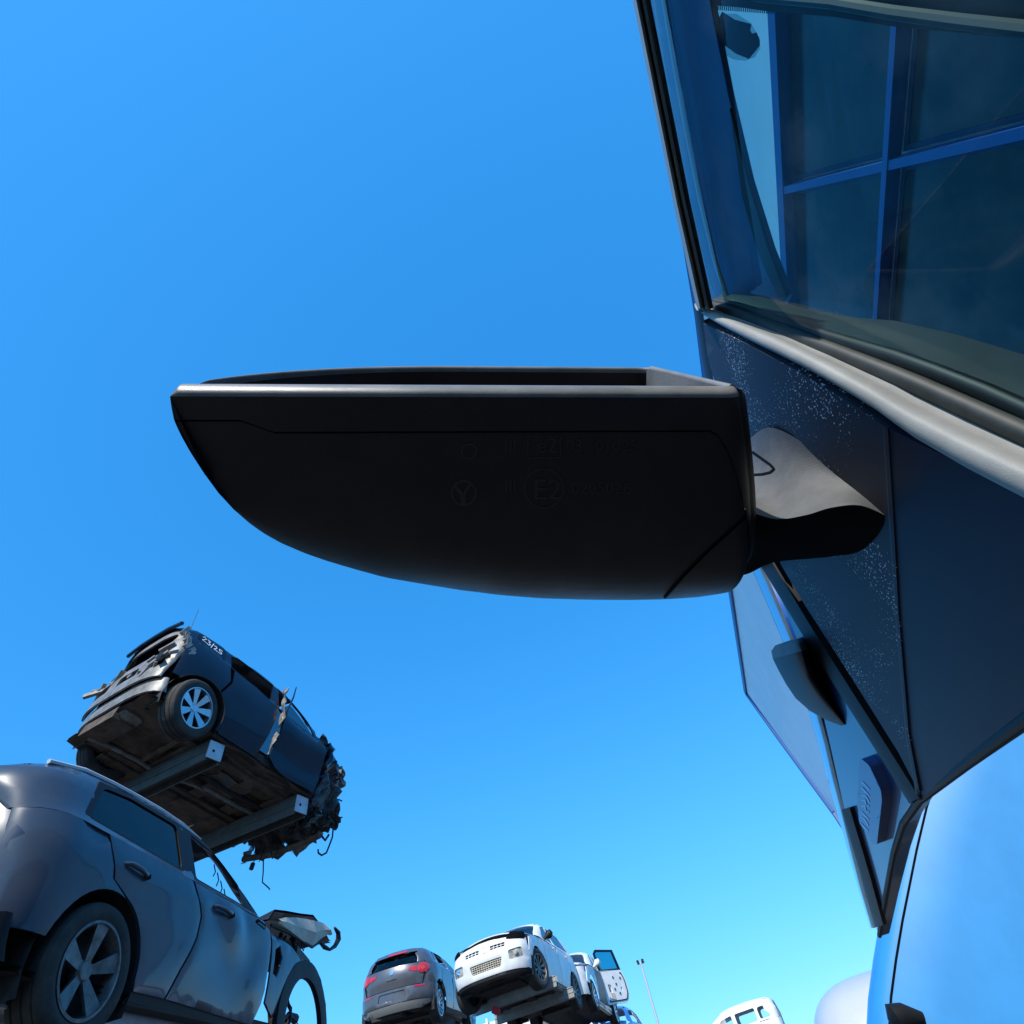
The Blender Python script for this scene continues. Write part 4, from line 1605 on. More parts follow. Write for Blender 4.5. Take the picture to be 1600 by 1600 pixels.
    # crossmember along the lower front
    MB().tube([(2.62, -.62, -.02), (2.6, -.2, -.05), (2.55, .3, -.06), (2.45, .8, -.02)], .045, 8).build('crossmember', M['under'], c.root, True)
    for k in range(16):
        q = random.Random(100 + k)
        x, y, z = q.uniform(2.2, 2.8), q.uniform(-.85, .7), q.uniform(-.05, .95)
        pts = [(x, y, z)]
        for j in range(4):
            x += q.uniform(-.08, .12)
            y += q.uniform(-.12, .10)
            z += q.uniform(-.13, .05)
            pts.append((x, y, z))
        MB().tube(pts, q.uniform(.006, .02), 5).build('hose', M['trim'], c.root, True)
    # loops of wiring and the hook-ended strap that hang below
    MB().tube([(2.75, -.72, .12), (2.77, -.73, -.02), (2.74, -.74, -.16), (2.72, -.74, -.26), (2.68, -.70, -.30), (2.64, -.66, -.27), (2.64, -.64, -.22)], .013, 6).build('hanging_strap', M['trim'], c.root, True)
    for (x, y, z, dz) in ((2.4, .3, .0, -.22), (2.38, .48, .02, -.18), (2.45, .05, 0, -.2)):
        MB().tube([(x, y, z), (x + .02, y + .02, z + dz * .5), (x - .01, y, z + dz)], .006, 5).build('hanging_cable', M['trim'], c.root, True)
    mb = MB()
    mb.tube([(2.38, .40, -.02), (2.40, .42, -.14), (2.37, .40, -.24), (2.34, .38, -.16)], .005, 5)
    mb.box((2.37, .40, -.26), (.05, .04, .09))
    mb.build('hanging_plug', M['trim'], c.root)
    # chalked number on the quarter glass
    V, F = text_mesh('23/25', .15)
    strokes = []
    vs, fs = [], []
    for v_, f_ in ((stroke2d([(0, .10), (.03, .13), (.06, .10), (.0, .02), (.07, .02)], .012)), (stroke2d([(.09, .12), (.14, .12), (.11, .08), (.15, .05), (.12, .01), (.085, .02)], .016)),
                   (stroke2d([(.17, .0), (.20, .14)], .014)), (stroke2d([(.22, .10), (.25, .12), (.27, .09), (.225, .02), (.29, .02)], .016)), (stroke2d([(.37, .12), (.32, .12), (.32, .075), (.36, .07), (.365, .03), (.31, .02)], .016))):
        n = len(vs)
        vs += v_
        fs += [tuple(i + n for i in q) for q in f_]
    vv = [c.side(-1)(-.44 + x * .95, 1.385 + y * .85 - x * .06, -.0062) for x, y in vs]
    vb = [p + Vector((0, .0016, 0)) for p in vv]
    n = len(vs)
    ff = []
    for q in fs:
        ff += [q, tuple(i + n for i in q[::-1])] + [(q[i], q[(i + 1) % len(q)], q[(i + 1) % len(q)] + n, q[i] + n) for i in range(len(q))]
    obj('chalked_number', vv + vb, ff, M['chalk'], c.root)
    return c


SUV = suv()


# ---- grey crossover below it --------------------------------------
def grey():
    mw = pose(-1.4, .8, -1.1, (-4.02, 3.48, .89))
    dl = [(1.45, .80, .05, .16), (1.35, .62, -.035, .2), (1.75, .66, -.03, .16), (1.85, .5, .025, .14), (1.15, .88, -.025, .1), (1.55, .47, -.02, .2), (.95, .55, .015, .12), (1.62, .9, -.03, .12), (.35, .55, -.02, .3)]

    def dent(x, z):
        return sum(a * .6 * math.exp(-(((x - cx) / w_) ** 2 + ((z - cz) / (w_ * .8)) ** 2)) for cx, cz, a, w_ in dl) if x < 2.1 else 0.0
    c = Car('scrapped_crossover', 'dented steel grey crossover on the rack under the wrecked SUV', 'car', mw, ro=.85, wb=2.80, fo=.75, hw=.90, zs=.30,
            belt=((-1, 1.06), (.8, 1.02), (2.0, .975), (3.5, .9)),
            roof=((-.95, 1.30), (-.4, 1.46), (.2, 1.52), (.9, 1.52), (1.3, 1.42), (1.7, 1.20), (2.05, .99), (2.6, .93), (3.5, .72)), lean=.36, rw=.34, group=RACKG, dent=dent)
    wf = 2.82
    for sg in (-1, 1):
        S = c.side(sg)
        c.P('rear_quarter', [(-.75, .45)] + arc(0, .32, .42, 165, 75, 10) + [(-.05, .8), (-.18, 1.045), (-.75, 1.05)], S, M['grey_paint'])
        c.P('rear_door', arc(0, .32, .43, 70, 5, 9) + [(.45, .30), (.765, .30), (.83, .46), (.93, .66), (.95, .8), (.80, 1.005), (.3, 1.03), (-.16, 1.04), (-.03, .8)], S, M['grey_paint'], .03, .05)
        c.P('front_door', [(.785, .30), (1.95, .27), (2.02, .4), (2.07, .8), (2.0, .965), (1.5, .985), (.83, 1.008), (.972, .8), (.95, .66), (.85, .46)], S, M['grey_paint'], .03, .045)
        # wing between door and arch, torn
        c.P('front_wing', [(2.085, .42), (2.1, .8), (2.03, .955), (2.25, .93), (2.5, .86), (2.66, .80)] + arc(wf, .29, .50, 108, 165, 8) + [(2.25, .34)], S, M['grey_paint'], .02, .06,
            holes=[[(2.14, .62), (2.22, .60), (2.30, .76), (2.24, .84), (2.16, .80)]] if sg < 0 else ())
        c.P('arch_trim', arc(wf, .28, .535, -25, 190, 26) + arc(wf, .28, .40, 190, -25, 24), lambda x, z, o: Vector((x, sg * (.905 - o - .03 * max(0, x - wf - .1)), z)), M['trim'], .05, .07)
        c.P('side_frame', [(-.75, 1.055), (.8, 1.012), (2.02, .975), (2.06, .99), (1.7, 1.20), (1.3, 1.415), (.9, 1.515), (.2, 1.515), (-.4, 1.455), (-.85, 1.34)], S, M['grey_paint'], .03, .08,
            holes=[rounded([(-.35, 1.10), (.72, 1.06), (.70, 1.42), (.1, 1.42), (-.2, 1.38)], .05), rounded([(.86, 1.05), (1.82, 1.02), (1.60, 1.21), (1.25, 1.37), (.84, 1.42)], .03)])
        c.P('window_trim', [(-.40, 1.075), (.79, 1.035), (1.90, .995), (1.62, 1.225), (1.26, 1.39), (.86, 1.445), (.1, 1.445), (-.25, 1.40)], lambda x, z, o: S(x, z, o - .003), M['trim'], .012, .08,
            holes=[rounded([(-.33, 1.105), (.69, 1.065), (.67, 1.41), (.1, 1.41), (-.2, 1.37)], .05), rounded([(.88, 1.055), (1.60, 1.03), (1.57, 1.20), (1.23, 1.36), (.86, 1.41)], .03)])
        c.P('rear_window', rounded([(-.35, 1.10), (.72, 1.06), (.70, 1.42), (.1, 1.42), (-.2, 1.38)], .05), lambda x, z, o: S(x, z, o + .012), M['car_glass'], .005, .1, bevel=0)
        if sg > 0:
            c.P('front_window', rounded([(.86, 1.05), (1.82, 1.02), (1.60, 1.21), (1.25, 1.37), (.84, 1.42)], .03), lambda x, z, o: S(x, z, o + .012), M['car_glass'], .005, .1, bevel=0)
        # pull handles
        for hx in (.03, 1.12):
            p0 = S(hx, .90, .0)
            mb = MB()
            mb.tube([S(hx - .02, .905, .01), S(hx + .02, .905, -.022), S(hx + .12, .895, -.03), S(hx + .19, .885, -.022), S(hx + .23, .88, .01)], [.012, .015, .016, .015, .012], 8)
            mb.lathe([(.001, -sg * .0), (.018, 0), (.018, -.02)], 10, 'y', S(hx + .215, .878, -.004))
            mb.build('door_handle', M['grey_paint'], c.root, True, 60)
        # cladding strip low on the doors
        c.P('sill', [(.4, .24), (2.2, .24), (2.25, .31), (.45, .31)], lambda x, z, o: S(x, z, o + .01), M['trim'], .1)
        # mirror mounting hole
        c.P('mirror_mount', rounded([(1.76, .93), (1.93, .90), (1.95, .94), (1.80, .965)], .02), lambda x, z, o: S(x, z, o - .003), M['groove'], .006, .04, bevel=0)
        c.P('mirror_plate', rounded([(1.80, .925), (1.92, .905), (1.93, .925), (1.82, .94)], .01), lambda x, z, o: S(x, z, o - .006), M['galv'], .003, .04, bevel=0)
        c.arch_liner(0, .44, sg, .32)
        c.wheel(0, sg * .78, M['dirty_alloy'], 5, .34, .22, sg)
    c.roof_panel(-.85, 1.32, M['grey_paint'])
    MB().tube([(x, -(c.W(x, sinterp(c.roof, x)) + .01), sinterp(c.roof, x) + .012) for x in (-.6, -.3, 0, .3, .6, .9, 1.15)], .016, 6).build('roof_rail', M['galv_light'], c.root, True)
    def rear(y, z, o):
        return Vector((c.rear_x(y, z) + .12 * max(0, z - .9) + o, y, z))
    c.P('tailgate', [(-.78, .5), (.78, .5), (.78, 1.05), (.62, 1.36), (-.62, 1.36), (-.78, 1.05)], rear, M['grey_paint'])
    c.P('rear_bumper', [(-.84, .3), (.84, .3), (.84, .5), (-.84, .5)], lambda y, z, o: rear(y, z, o - .04), M['trim'], .05)
    c.floor(-.7, 2.3, M['under_dark'], .28)
    c.running_gear()
    c.seats((1.0, .05), .5)
    # thrown-up bonnet, folded, torn at its front edge
    rows, rws2 = [], []
    prof = [(2.02, 1.04), (2.12, 1.12), (2.35, 1.215), (2.65, 1.265), (2.95, 1.28), (3.2, 1.26), (3.38, 1.215), (3.44, 1.18)]
    for i, (x, z) in enumerate(prof):
        row = []
        for k in range(9):
            t = k / 8
            y = -.86 + 1.5 * t
            row.append(Vector((x + .05 * math.sin(k * 1.3), y, z + .03 * math.sin(i * 1.9 + k * 1.1) - .10 * (1 - t) ** 2 * (.3 + .7 * (i / 7)) + .03 * t)))
        rows.append(row)
    v, f = loft(rows)
    bon = MB().add(v, f)
    v, f = loft([[p - Vector((0, 0, .02)) for p in r] for r in rows])
    bon.add(v, f).build('crumpled_bonnet', M['grey_paint'], c.root, True, 30)
    # side flange of the bonnet and torn cream liner
    rows = []
    for i, (x, zt, zb) in enumerate(((2.20, 1.05, 1.01), (2.35, 1.09, 1.0), (2.55, 1.13, .985), (2.75, 1.16, .965), (2.95, 1.185, .955), (3.05, 1.2, 1.02), (3.18, 1.21, 1.08), (3.32, 1.20, 1.13), (3.42, 1.17, 1.14))):
        q = random.Random(i)
        rows.append([Vector((x, -.87, zt)), Vector((x + q.uniform(-.02, .02), -.895 + q.uniform(-.015, .015), (zt + zb) / 2)), Vector((x + q.uniform(-.02, .02), -.875, zb))])
    v, f = loft(rows)
    v2, f2 = loft([[p + Vector((0, .01, 0)) for p in r] for r in rows])
    MB().add(v, f).add(v2, f2).build('torn_flange', M['cream'], c.root)
    MB().tube([(3.10, -.87, 1.03), (3.22, -.88, 1.00), (3.36, -.88, 1.0), (3.50, -.88, 1.06), (3.58, -.88, 1.13), (3.57, -.88, 1.19), (3.46, -.88, 1.22)], [.012, .022, .014, .024, .03, .026, .012], 7).build('bonnet_edge', M['trim'], c.root, True)
    MB().tube([(2.1, -.85, .98), (2.4, -.86, .985), (2.7, -.86, .97), (2.95, -.87, .955), (3.10, -.87, 1.02)], .014, 6).build('bonnet_edge', M['trim'], c.root, True)
    MB().tube([(2.62, -.8, 1.0), (2.66, -.82, .92), (2.70, -.83, .84), (2.73, -.83, .78)], [.03, .022, .012, .006], 6).build('bonnet_stay', M['trim'], c.root, True)
    MB().tube([(2.40, -.8, .98), (2.36, -.82, .93), (2.32, -.82, .88), (2.30, -.84, .84)], [.02, .026, .018, .02], 6).build('hinge', M['trim'], c.root, True)
    MB().tube([(2.50, -.8, .98), (2.44, -.8, .92), (2.46, -.82, .88)], .012, 6).build('hinge', M['trim'], c.root, True)
    MB().tube([(2.76, -.84, 1.0), (2.78, -.84, .93), (2.82, -.84, .91), (2.84, -.84, .95)], .005, 5).build('wire', M['trim'], c.root, True)
    # box behind the lamp, bare studs on it
    mb = MB()
    mb.box((2.80, -.70, .83), (.30, .3, .12), Matrix.Rotation(R_(14), 3, 'Y'))
    mb.build('fuse_box', M['scrap'], c.root)
    mb = MB()
    q = random.Random(8)
    for k in range(12):
        mb.box((2.68 + .025 * k, -.86, .815 - .008 * k + q.uniform(-.02, .02)), (.02, .02, .02), Matrix.Rotation(q.uniform(0, 1), 3, 'Y'))
    mb.build('connector', M['galv_light'], c.root)
    # what is left of the suspension inside the arch
    mb = MB()
    mb.tube([(2.62, -.72, .70), (2.60, -.70, .45), (2.62, -.74, .2), (2.60, -.72, 0)], .055, 8)
    mb.tube([(2.70, -.7, .3), (2.75, -.78, .42), (2.84, -.8, .40)], .04, 7)
    mb.box((2.72, -.74, .22), (.16, .14, .26), Matrix.Rotation(.3, 3, 'Y'))
    mb.build('suspension_strut', M['scrap'], c.root)
    for k in range(9):
        q = random.Random(300 + k)
        x, z = q.uniform(2.55, 2.85), q.uniform(.2, .6)
        MB().tube([(x, -.78, z), (x + q.uniform(-.06, .1), -.82, z - .06), (x + q.uniform(-.06, .12), -.82, z - .15), (x + q.uniform(-.1, .1), -.8, z - .25)], q.uniform(.005, .016), 5).build('hose', M['trim'], c.root, True)
    # glass crumbs and trim hanging in the front window
    for k in range(6):
        q = random.Random(400 + k)
        x = 1.28 + .07 * k
        z = 1.30 - .045 * k
        MB().tube([(x, -.70, z), (x + .01, -.72, z - .06), (x - .01, -.72, z - q.uniform(.08, .14))], .005, 5).build('hanging_cable', M['trim'], c.root, True)
    return c


GREY = grey()


# ---- gunmetal hatchback, tail towards the camera -------------------
def hatch():
    mw = pose(1.0, 1.5, 1.0, (-5.62, 15.9, 2.60))
    c = Car('scrapped_hatchback', 'gunmetal hatchback on the rack with its tail and red lamps towards the camera', 'car', mw, ro=.78, wb=2.6, fo=.8, hw=.90, zs=.28,
            belt=((-.8, 1.06), (.4, 1.02), (2.0, .96), (3.4, .85)),
            roof=((-.8, 1.08), (-.55, 1.24), (-.3, 1.36), (.3, 1.42), (.9, 1.41), (1.4, 1.30), (2.0, 1.0), (2.6, .92), (3.4, .7)), lean=.62, nr=2.2, ar=.66, rw=.33, group=RACKG)
    pm = M['silver_paint']
    for sg in (-1, 1):
        S = c.side(sg)
        c.P('rear_quarter', [(-.60, .46)] + arc(0, .33, .42, 158, 70, 10) + [(.12, .8), (.2, 1.02), (-.3, 1.045), (-.62, 1.05)], S, pm)
        c.P('rear_door', arc(0, .33, .41, 64, 0, 8) + [(.43, .3), (.95, .3), (1.0, .98), (.22, 1.015), (.14, .8)], S, pm)
        c.P('front_door', [(.965, .3), (1.9, .3), (2.0, .5), (2.0, .94), (1.012, .978)], S, pm)
        c.P('front_wing', [(2.02, .45), (2.02, .94), (2.6, .88), (3.0, .75), (3.1, .5)] + arc(2.6, .33, .40, 20, 165, 12), S, pm)
        c.P('side_frame', [(-.62, 1.06), (.2, 1.03), (1.95, .965), (2.0, .995), (1.4, 1.295), (.9, 1.405), (.3, 1.415), (-.3, 1.355), (-.55, 1.235)], S, pm, .03, .08,
            holes=[rounded([(-.15, 1.12), (.12, 1.08), (.14, 1.32), (-.02, 1.29)], .04), rounded([(.2, 1.07), (.9, 1.04), (.92, 1.35), (.22, 1.33)], .04), rounded([(.98, 1.04), (1.8, 1.01), (1.35, 1.26), (1.0, 1.35)], .04)])
        c.P('side_window', rounded([(-.15, 1.12), (.12, 1.08), (.14, 1.32), (-.02, 1.29)], .04), lambda x, z, o: S(x, z, o + .01), M['car_glass'], .005, .1, bevel=0)
        c.P('side_window', rounded([(.98, 1.04), (1.8, 1.01), (1.35, 1.26), (1.0, 1.35)], .04), lambda x, z, o: S(x, z, o + .01), M['car_glass'], .005, .1, bevel=0)
        c.P('sill', [(.38, .22), (2.25, .22), (2.2, .32), (.4, .32)], lambda x, z, o: S(x, z, o + .02), M['trim'], .1)
        c.arch_liner(0, .41, sg)
        c.wheel(0, sg * .76, M['alloy'], 6, .33, .21, sg, style='split')
        c.wheel(2.6, sg * .76, M['alloy'], 6, .33, .21, sg, style='split')
        MB().tube([S(.97, z, .004) for z in (.32, .5, .7, .85, .97)], .006, 5).build('door_gap', M['groove'], c.root)
    c.roof_panel(-.45, 1.4, pm)

    def rear(y, z, o):
        bump_ = .03 * math.exp(-((z - .86) / .12) ** 2)
        return Vector((c.rear_x(y, min(z, 1.05)) + 1.15 * max(0, z - 1.03) ** 1.15 - bump_ + o, y, z))
    # tailgate with its glass
    c.P('tailgate', rounded([(-.66, .66), (.66, .66), (.72, .86), (.70, 1.04), (-.70, 1.04), (-.72, .86)], .04), rear, pm, .03, .07)
    c.P('tail_glass', rounded([(-.66, 1.06), (.66, 1.06), (.50, 1.28), (-.50, 1.28)], .06), lambda y, z, o: rear(y, z, o + .01), M['car_glass'], .006, .08, bevel=0)
    c.P('spoiler', [(-.52, 1.285), (.52, 1.285), (.48, 1.35), (-.48, 1.35)], lambda y, z, o: rear(y, z, o - .06), pm, .1, .08)
    c.P('brake_light', [(-.30, 1.29), (.16, 1.29), (.16, 1.335), (-.30, 1.335)], lambda y, z, o: rear(y, z, o - .075), M['red_lens'], .02, .08)
    c.P('rear_corner', [(-.885, .66), (-.69, .66), (-.74, .86), (-.72, 1.05), (-.82, 1.05), (-.87, .86)], rear, pm, .03, .07)
    c.P('rear_corner', [(.885, .66), (.69, .66), (.74, .86), (.72, 1.05), (.82, 1.05), (.87, .86)], rear, pm, .03, .07)
    # lamps: round outer lens and a longer inner one
    for sg in (-1, 1):
        c.P('tail_lamp', [(sg * .69 + .11 * math.cos(2 * math.pi * k / 20), .93 + .095 * math.sin(2 * math.pi * k / 20)) for k in range(20)], lambda y, z, o: rear(y, z, o - .012 - .02 * max(0, 1 - ((y - sg * .69) ** 2 + (z - .93) ** 2) / .011)),
            M['red_lens'], .03, .04)
        c.P('tail_lamp', rounded([(sg * .57, .875), (sg * .57, .985), (sg * .40, .965), (sg * .38, .92)], .03), lambda y, z, o: rear(y, z, o - .012), M['red_lens'], .03, .05)
        c.P('indicator_lens', [(sg * .69 + .03 * math.cos(2 * math.pi * k / 12), .93 + .028 * math.sin(2 * math.pi * k / 12)) for k in range(12)], lambda y, z, o: rear(y, z, o - .034), M['amber_lens'], .01, .03)
        c.P('reflector', rounded([(sg * .50, .60), (sg * .72, .60), (sg * .72, .63), (sg * .50, .63)], .01), lambda y, z, o: rear(y, z, o - .045), M['red_lens'], .02, .06)
    for sg in (-1, 1):
        MB().tube([rear(sg * y, z, -.004) for y, z in ((.53, 1.29), (.64, 1.15), (.705, 1.04), (.725, .95), (.715, .86), (.67, .70), (.655, .655))], .010, 5).build('tailgate_gap', M['groove'], c.root, True)
    # badge
    c.P('badge', rounded([(-.04, .90), (.04, .90), (.04, .99), (-.04, .99)], .02), lambda y, z, o: rear(y, z, o - .012), M['chrome'], .01, .04, bevel=.002)
    c.P('boot_handle', rounded([(-.12, .815), (.12, .815), (.12, .84), (-.12, .84)], .01), lambda y, z, o: rear(y, z, o - .016), M['chrome'], .02, .05)
    # bumper with number-plate recess
    c.P('rear_bumper', [(-.87, .40), (.87, .40), (.89, .65), (.66, .645), (-.66, .645), (-.89, .65)], lambda y, z, o: rear(y, z, o - .04), pm, .08, .07,
        holes=[rounded([(-.34, .46), (.34, .46), (.30, .60), (-.30, .60)], .04)], bevel=.015)
    c.P('plate_recess', [(-.36, .44), (.36, .44), (.36, .62), (-.36, .62)], lambda y, z, o: rear(y, z, o - .01), pm, .02, .1)
    c.P('valance', [(-.62, .25), (.62, .25), (.84, .35), (.87, .42), (.5, .44), (-.5, .44), (-.87, .42), (-.84, .35)], lambda y, z, o: rear(y, z, o - .02 + .15 * max(0, .38 - z)), M['grey_and_lit_plastic'], .06, .07, bevel=.01)
    ex = MB().lathe([(.05, .02), (.055, 0), (.05, -.005), (.042, 0), (.042, .1)], 18, 'y').build('exhaust_tip', M['chrome'], c.root, True)
    ex.matrix_local = Matrix.Translation((-.80, .58, .31)) @ Matrix.Rotation(R_(-90), 4, 'Z')
    c.floor(-.6, 3.2, M['under_dark'], .28)
    c.running_gear()
    c.seats((1.0, .05))
    c.bonnet(2.05, 3.0, pm)
    c.screen('windscreen', 2.02, 1.42, M['car_glass'])
    c.P('front_bumper', [(-.8, .3), (.8, .3), (.8, .75), (-.8, .75)], lambda y, z, o: Vector((c.front_x(y, z) - o, y, z)), pm, .03)
    # wing mirror and an inner side gap line down the tail
    return c


HATCH = hatch()


# ---- white hatchback, nose towards the camera ----------------------
def whitecar():
    mw = pose(188.8, 2.9, .9, (-2.55, 16.7, 2.2))
    c = Car('scrapped_hatchback', 'white hatchback with a missing headlamp, nose towards the camera on steel beams', 'car', mw, ro=.7, wb=2.5, fo=.85, hw=.86, zs=.27,
            belt=((-.8, 1.04), (.4, 1.0), (2.0, .95), (3.4, .82)),
            roof=((-.75, 1.1), (-.5, 1.38), (-.1, 1.47), (.5, 1.51), (1.1, 1.49), (1.5, 1.38), (2.1, 1.03), (2.6, .95), (3.1, .84), (3.4, .72)), lean=.42, nf=2.8, af=.62, rw=.31, group=RACKG)
    pm = M['white_paint']
    wf = 2.5
    for sg in (-1, 1):
        S = c.side(sg)
        c.P('rear_quarter', [(-.6, .42)] + arc(0, .31, .38, 165, 70, 10) + [(.1, .8), (.2, 1.0), (-.3, 1.02), (-.62, 1.03)], S, pm)
        c.P('rear_door', arc(0, .31, .39, 64, 0, 8) + [(.42, .3), (.98, .3), (1.02, .96), (.22, .99), (.12, .8)], S, pm)
        c.P('front_door', [(1.0, .3), (1.88, .3), (1.95, .5), (1.98, .92), (1.04, .958)], S, pm)
        c.P('front_wing', [(1.97, .45), (2.0, .92), (2.6, .87), (2.9, .80), (2.98, .5)] + arc(wf, .31, .39, 25, 165, 12), S, pm)
        c.P('side_frame', [(-.62, 1.04), (.2, 1.005), (1.95, .945), (2.08, 1.02), (1.5, 1.375), (1.1, 1.485), (.5, 1.505), (-.1, 1.465), (-.5, 1.37)], S, pm, .03, .08,
            holes=[rounded([(-.2, 1.09), (.92, 1.04), (.94, 1.42), (.05, 1.40)], .05), rounded([(1.02, 1.03), (1.82, 1.0), (1.42, 1.33), (1.04, 1.42)], .04)])
        c.P('side_window', rounded([(-.2, 1.09), (.92, 1.04), (.94, 1.42), (.05, 1.40)], .05), lambda x, z, o: S(x, z, o + .01), M['car_glass'], .005, .1, bevel=0)
        c.P('side_window', rounded([(1.02, 1.03), (1.82, 1.0), (1.42, 1.33), (1.04, 1.42)], .04), lambda x, z, o: S(x, z, o + .01), M['car_glass'], .005, .1, bevel=0)
        c.P('sill', [(.38, .20), (2.12, .20), (2.1, .31), (.4, .31)], lambda x, z, o: S(x, z, o + .02), M['bare_metal'], .1)
        c.arch_liner(0, .39, sg)
        c.arch_liner(wf, .40, sg)
        c.wheel(wf, sg * .76, M['dirty_alloy'], 10, .335, .22, sg, tilt=-12, style='thin')
        c.wheel(0, sg * .76, M['dirty_alloy'], 10, .325, .2, sg, style='thin')
        # door mirror
        mb = MB()
        mb.tube([S(1.72, .99, .0), S(1.70, 1.02, -.06), S(1.66, 1.06, -.12), S(1.64, 1.07, -.19), S(1.64, 1.06, -.22)], [.03, .035, .085, .08, .03], 10)
        mb.build('door_mirror', M['trim'], c.root, True)
        for hx in (.25, 1.15):
            MB().tube([S(hx, .90, .005), S(hx + .03, .90, -.025), S(hx + .14, .89, -.025), S(hx + .17, .89, .005)], .012, 6).build('door_handle', pm, c.root, True)
    c.roof_panel(-.5, 1.5, pm)
    c.screen('windscreen', 2.1, 1.5, M['car_glass'], .14)
    c.bonnet(2.12, 2.98, pm, .10)

    def fr(y, z, o):
        return Vector((c.front_x(y, z) - .35 * max(0, z - .62) - .15 * max(0, .42 - z) + .02 * math.exp(-((z - .55) / .1) ** 2) - o, y, z))
    c.P('front_bumper', [(-.80, .27), (.80, .27), (.84, .5), (.80, .77), (.58, .80), (.0, .85), (-.58, .80), (-.80, .77), (-.84, .5)], fr, pm, .05, .06,
        holes=[rounded([(-.30, .36), (.32, .36), (.36, .50), (-.34, .50)], .03), rounded([(.50, .42), (.74, .44), (.74, .60), (.50, .57)], .03), rounded([(-.50, .42), (-.74, .44), (-.74, .60), (-.50, .57)], .03),
               [(-.44, .66), (-.12, .66), (-.12, .74), (-.44, .735)], [(.12, .66), (.44, .66), (.44, .735), (.12, .74)]], bevel=.01)
    # lower grille and the two upper grille halves, real bars
    def grid(name, y0, y1, z0, z1, ny, nz, mt):
        mb = MB()
        for k in range(ny + 1):
            y = y0 + (y1 - y0) * k / ny
            mb.tube([fr(y, z0, .03), fr(y, z1, .03)], .008, 4)
        for k in range(nz + 1):
            z = z0 + (z1 - z0) * k / nz
            mb.tube([fr(y0 + (y1 - y0) * q / 6, z, .028) for q in range(7)], .007, 4)
        mb.build(name, mt, c.root)
        c.P('grille_backing', [(y0, z0), (y1, z0), (y1, z1), (y0, z1)], lambda y, z, o: fr(y, z, o + .06), M['groove'], .01, .1, bevel=0)
    grid('lower_grille', -.34, .36, .35, .51, 14, 5, M['cream'])
    grid('upper_grille', -.44, -.12, .66, .74, 4, 2, pm)
    grid('upper_grille', .12, .44, .66, .74, 4, 2, pm)
    c.P('badge', [(.07 * math.cos(2 * math.pi * k / 18), .71 + .07 * math.sin(2 * math.pi * k / 18)) for k in range(18)], lambda y, z, o: fr(y, z, o - .015), pm, .02, .04,
        holes=[[(.048 * math.cos(2 * math.pi * k / 14), .71 + .048 * math.sin(2 * math.pi * k / 14)) for k in range(14)]], bevel=.003)
    for sg in (-1, 1):
        c.P('fog_lamp', rounded([(sg * .50, .42), (sg * .74, .44), (sg * .74, .60), (sg * .50, .57)], .03), lambda y, z, o: fr(y, z, o + .03), M['clear_lens'], .02, .05)
        q = MB().lathe([(.001, .02), (.045, .015), (.055, 0)], 14, 'y').build('fog_reflector', M['clear_lens'] if sg > 0 else M['chrome'], c.root, True)
        q.matrix_local = Matrix.Translation(fr(sg * .63, .52, .025)) @ Matrix.Rotation(R_(-90), 4, 'Z')
    # empty headlamp holes
    c.P('headlamp_hole', rounded([(.46, .775), (.80, .735), (.79, .885), (.56, .90)], .04), lambda y, z, o: fr(y, z, o - .012), M['groove'], .02, .05)
    c.P('headlamp_hole', rounded([(-.56, .79), (-.80, .755), (-.79, .875), (-.62, .885)], .04), lambda y, z, o: fr(y, z, o - .012), M['groove'], .02, .05)
    MB().tube([fr(y, .865 - .05 * abs(y), -.005) for y in (-.6, -.4, -.2, 0, .2, .4, .6)], .012, 6).build('bonnet_gap', M['groove'], c.root, True)
    c.P('undertray', [(-.78, .22), (.78, .22), (.80, .275), (-.80, .275)], lambda y, z, o: fr(y, z, o + .02), M['trim'], .2, .1)
    c.floor(-.55, 3.05, M['under_dark'], .25)
    c.running_gear()
    c.seats((1.0, .05))
    def rear(y, z, o):
        return Vector((c.rear_x(y, z) + .3 * max(0, z - 1.0) + o, y, z))
    c.P('tailgate', [(-.78, .3), (.78, .3), (.78, 1.03), (.6, 1.36), (-.6, 1.36), (-.78, 1.03)], rear, pm, .03)
    return c


WHITE = whitecar()


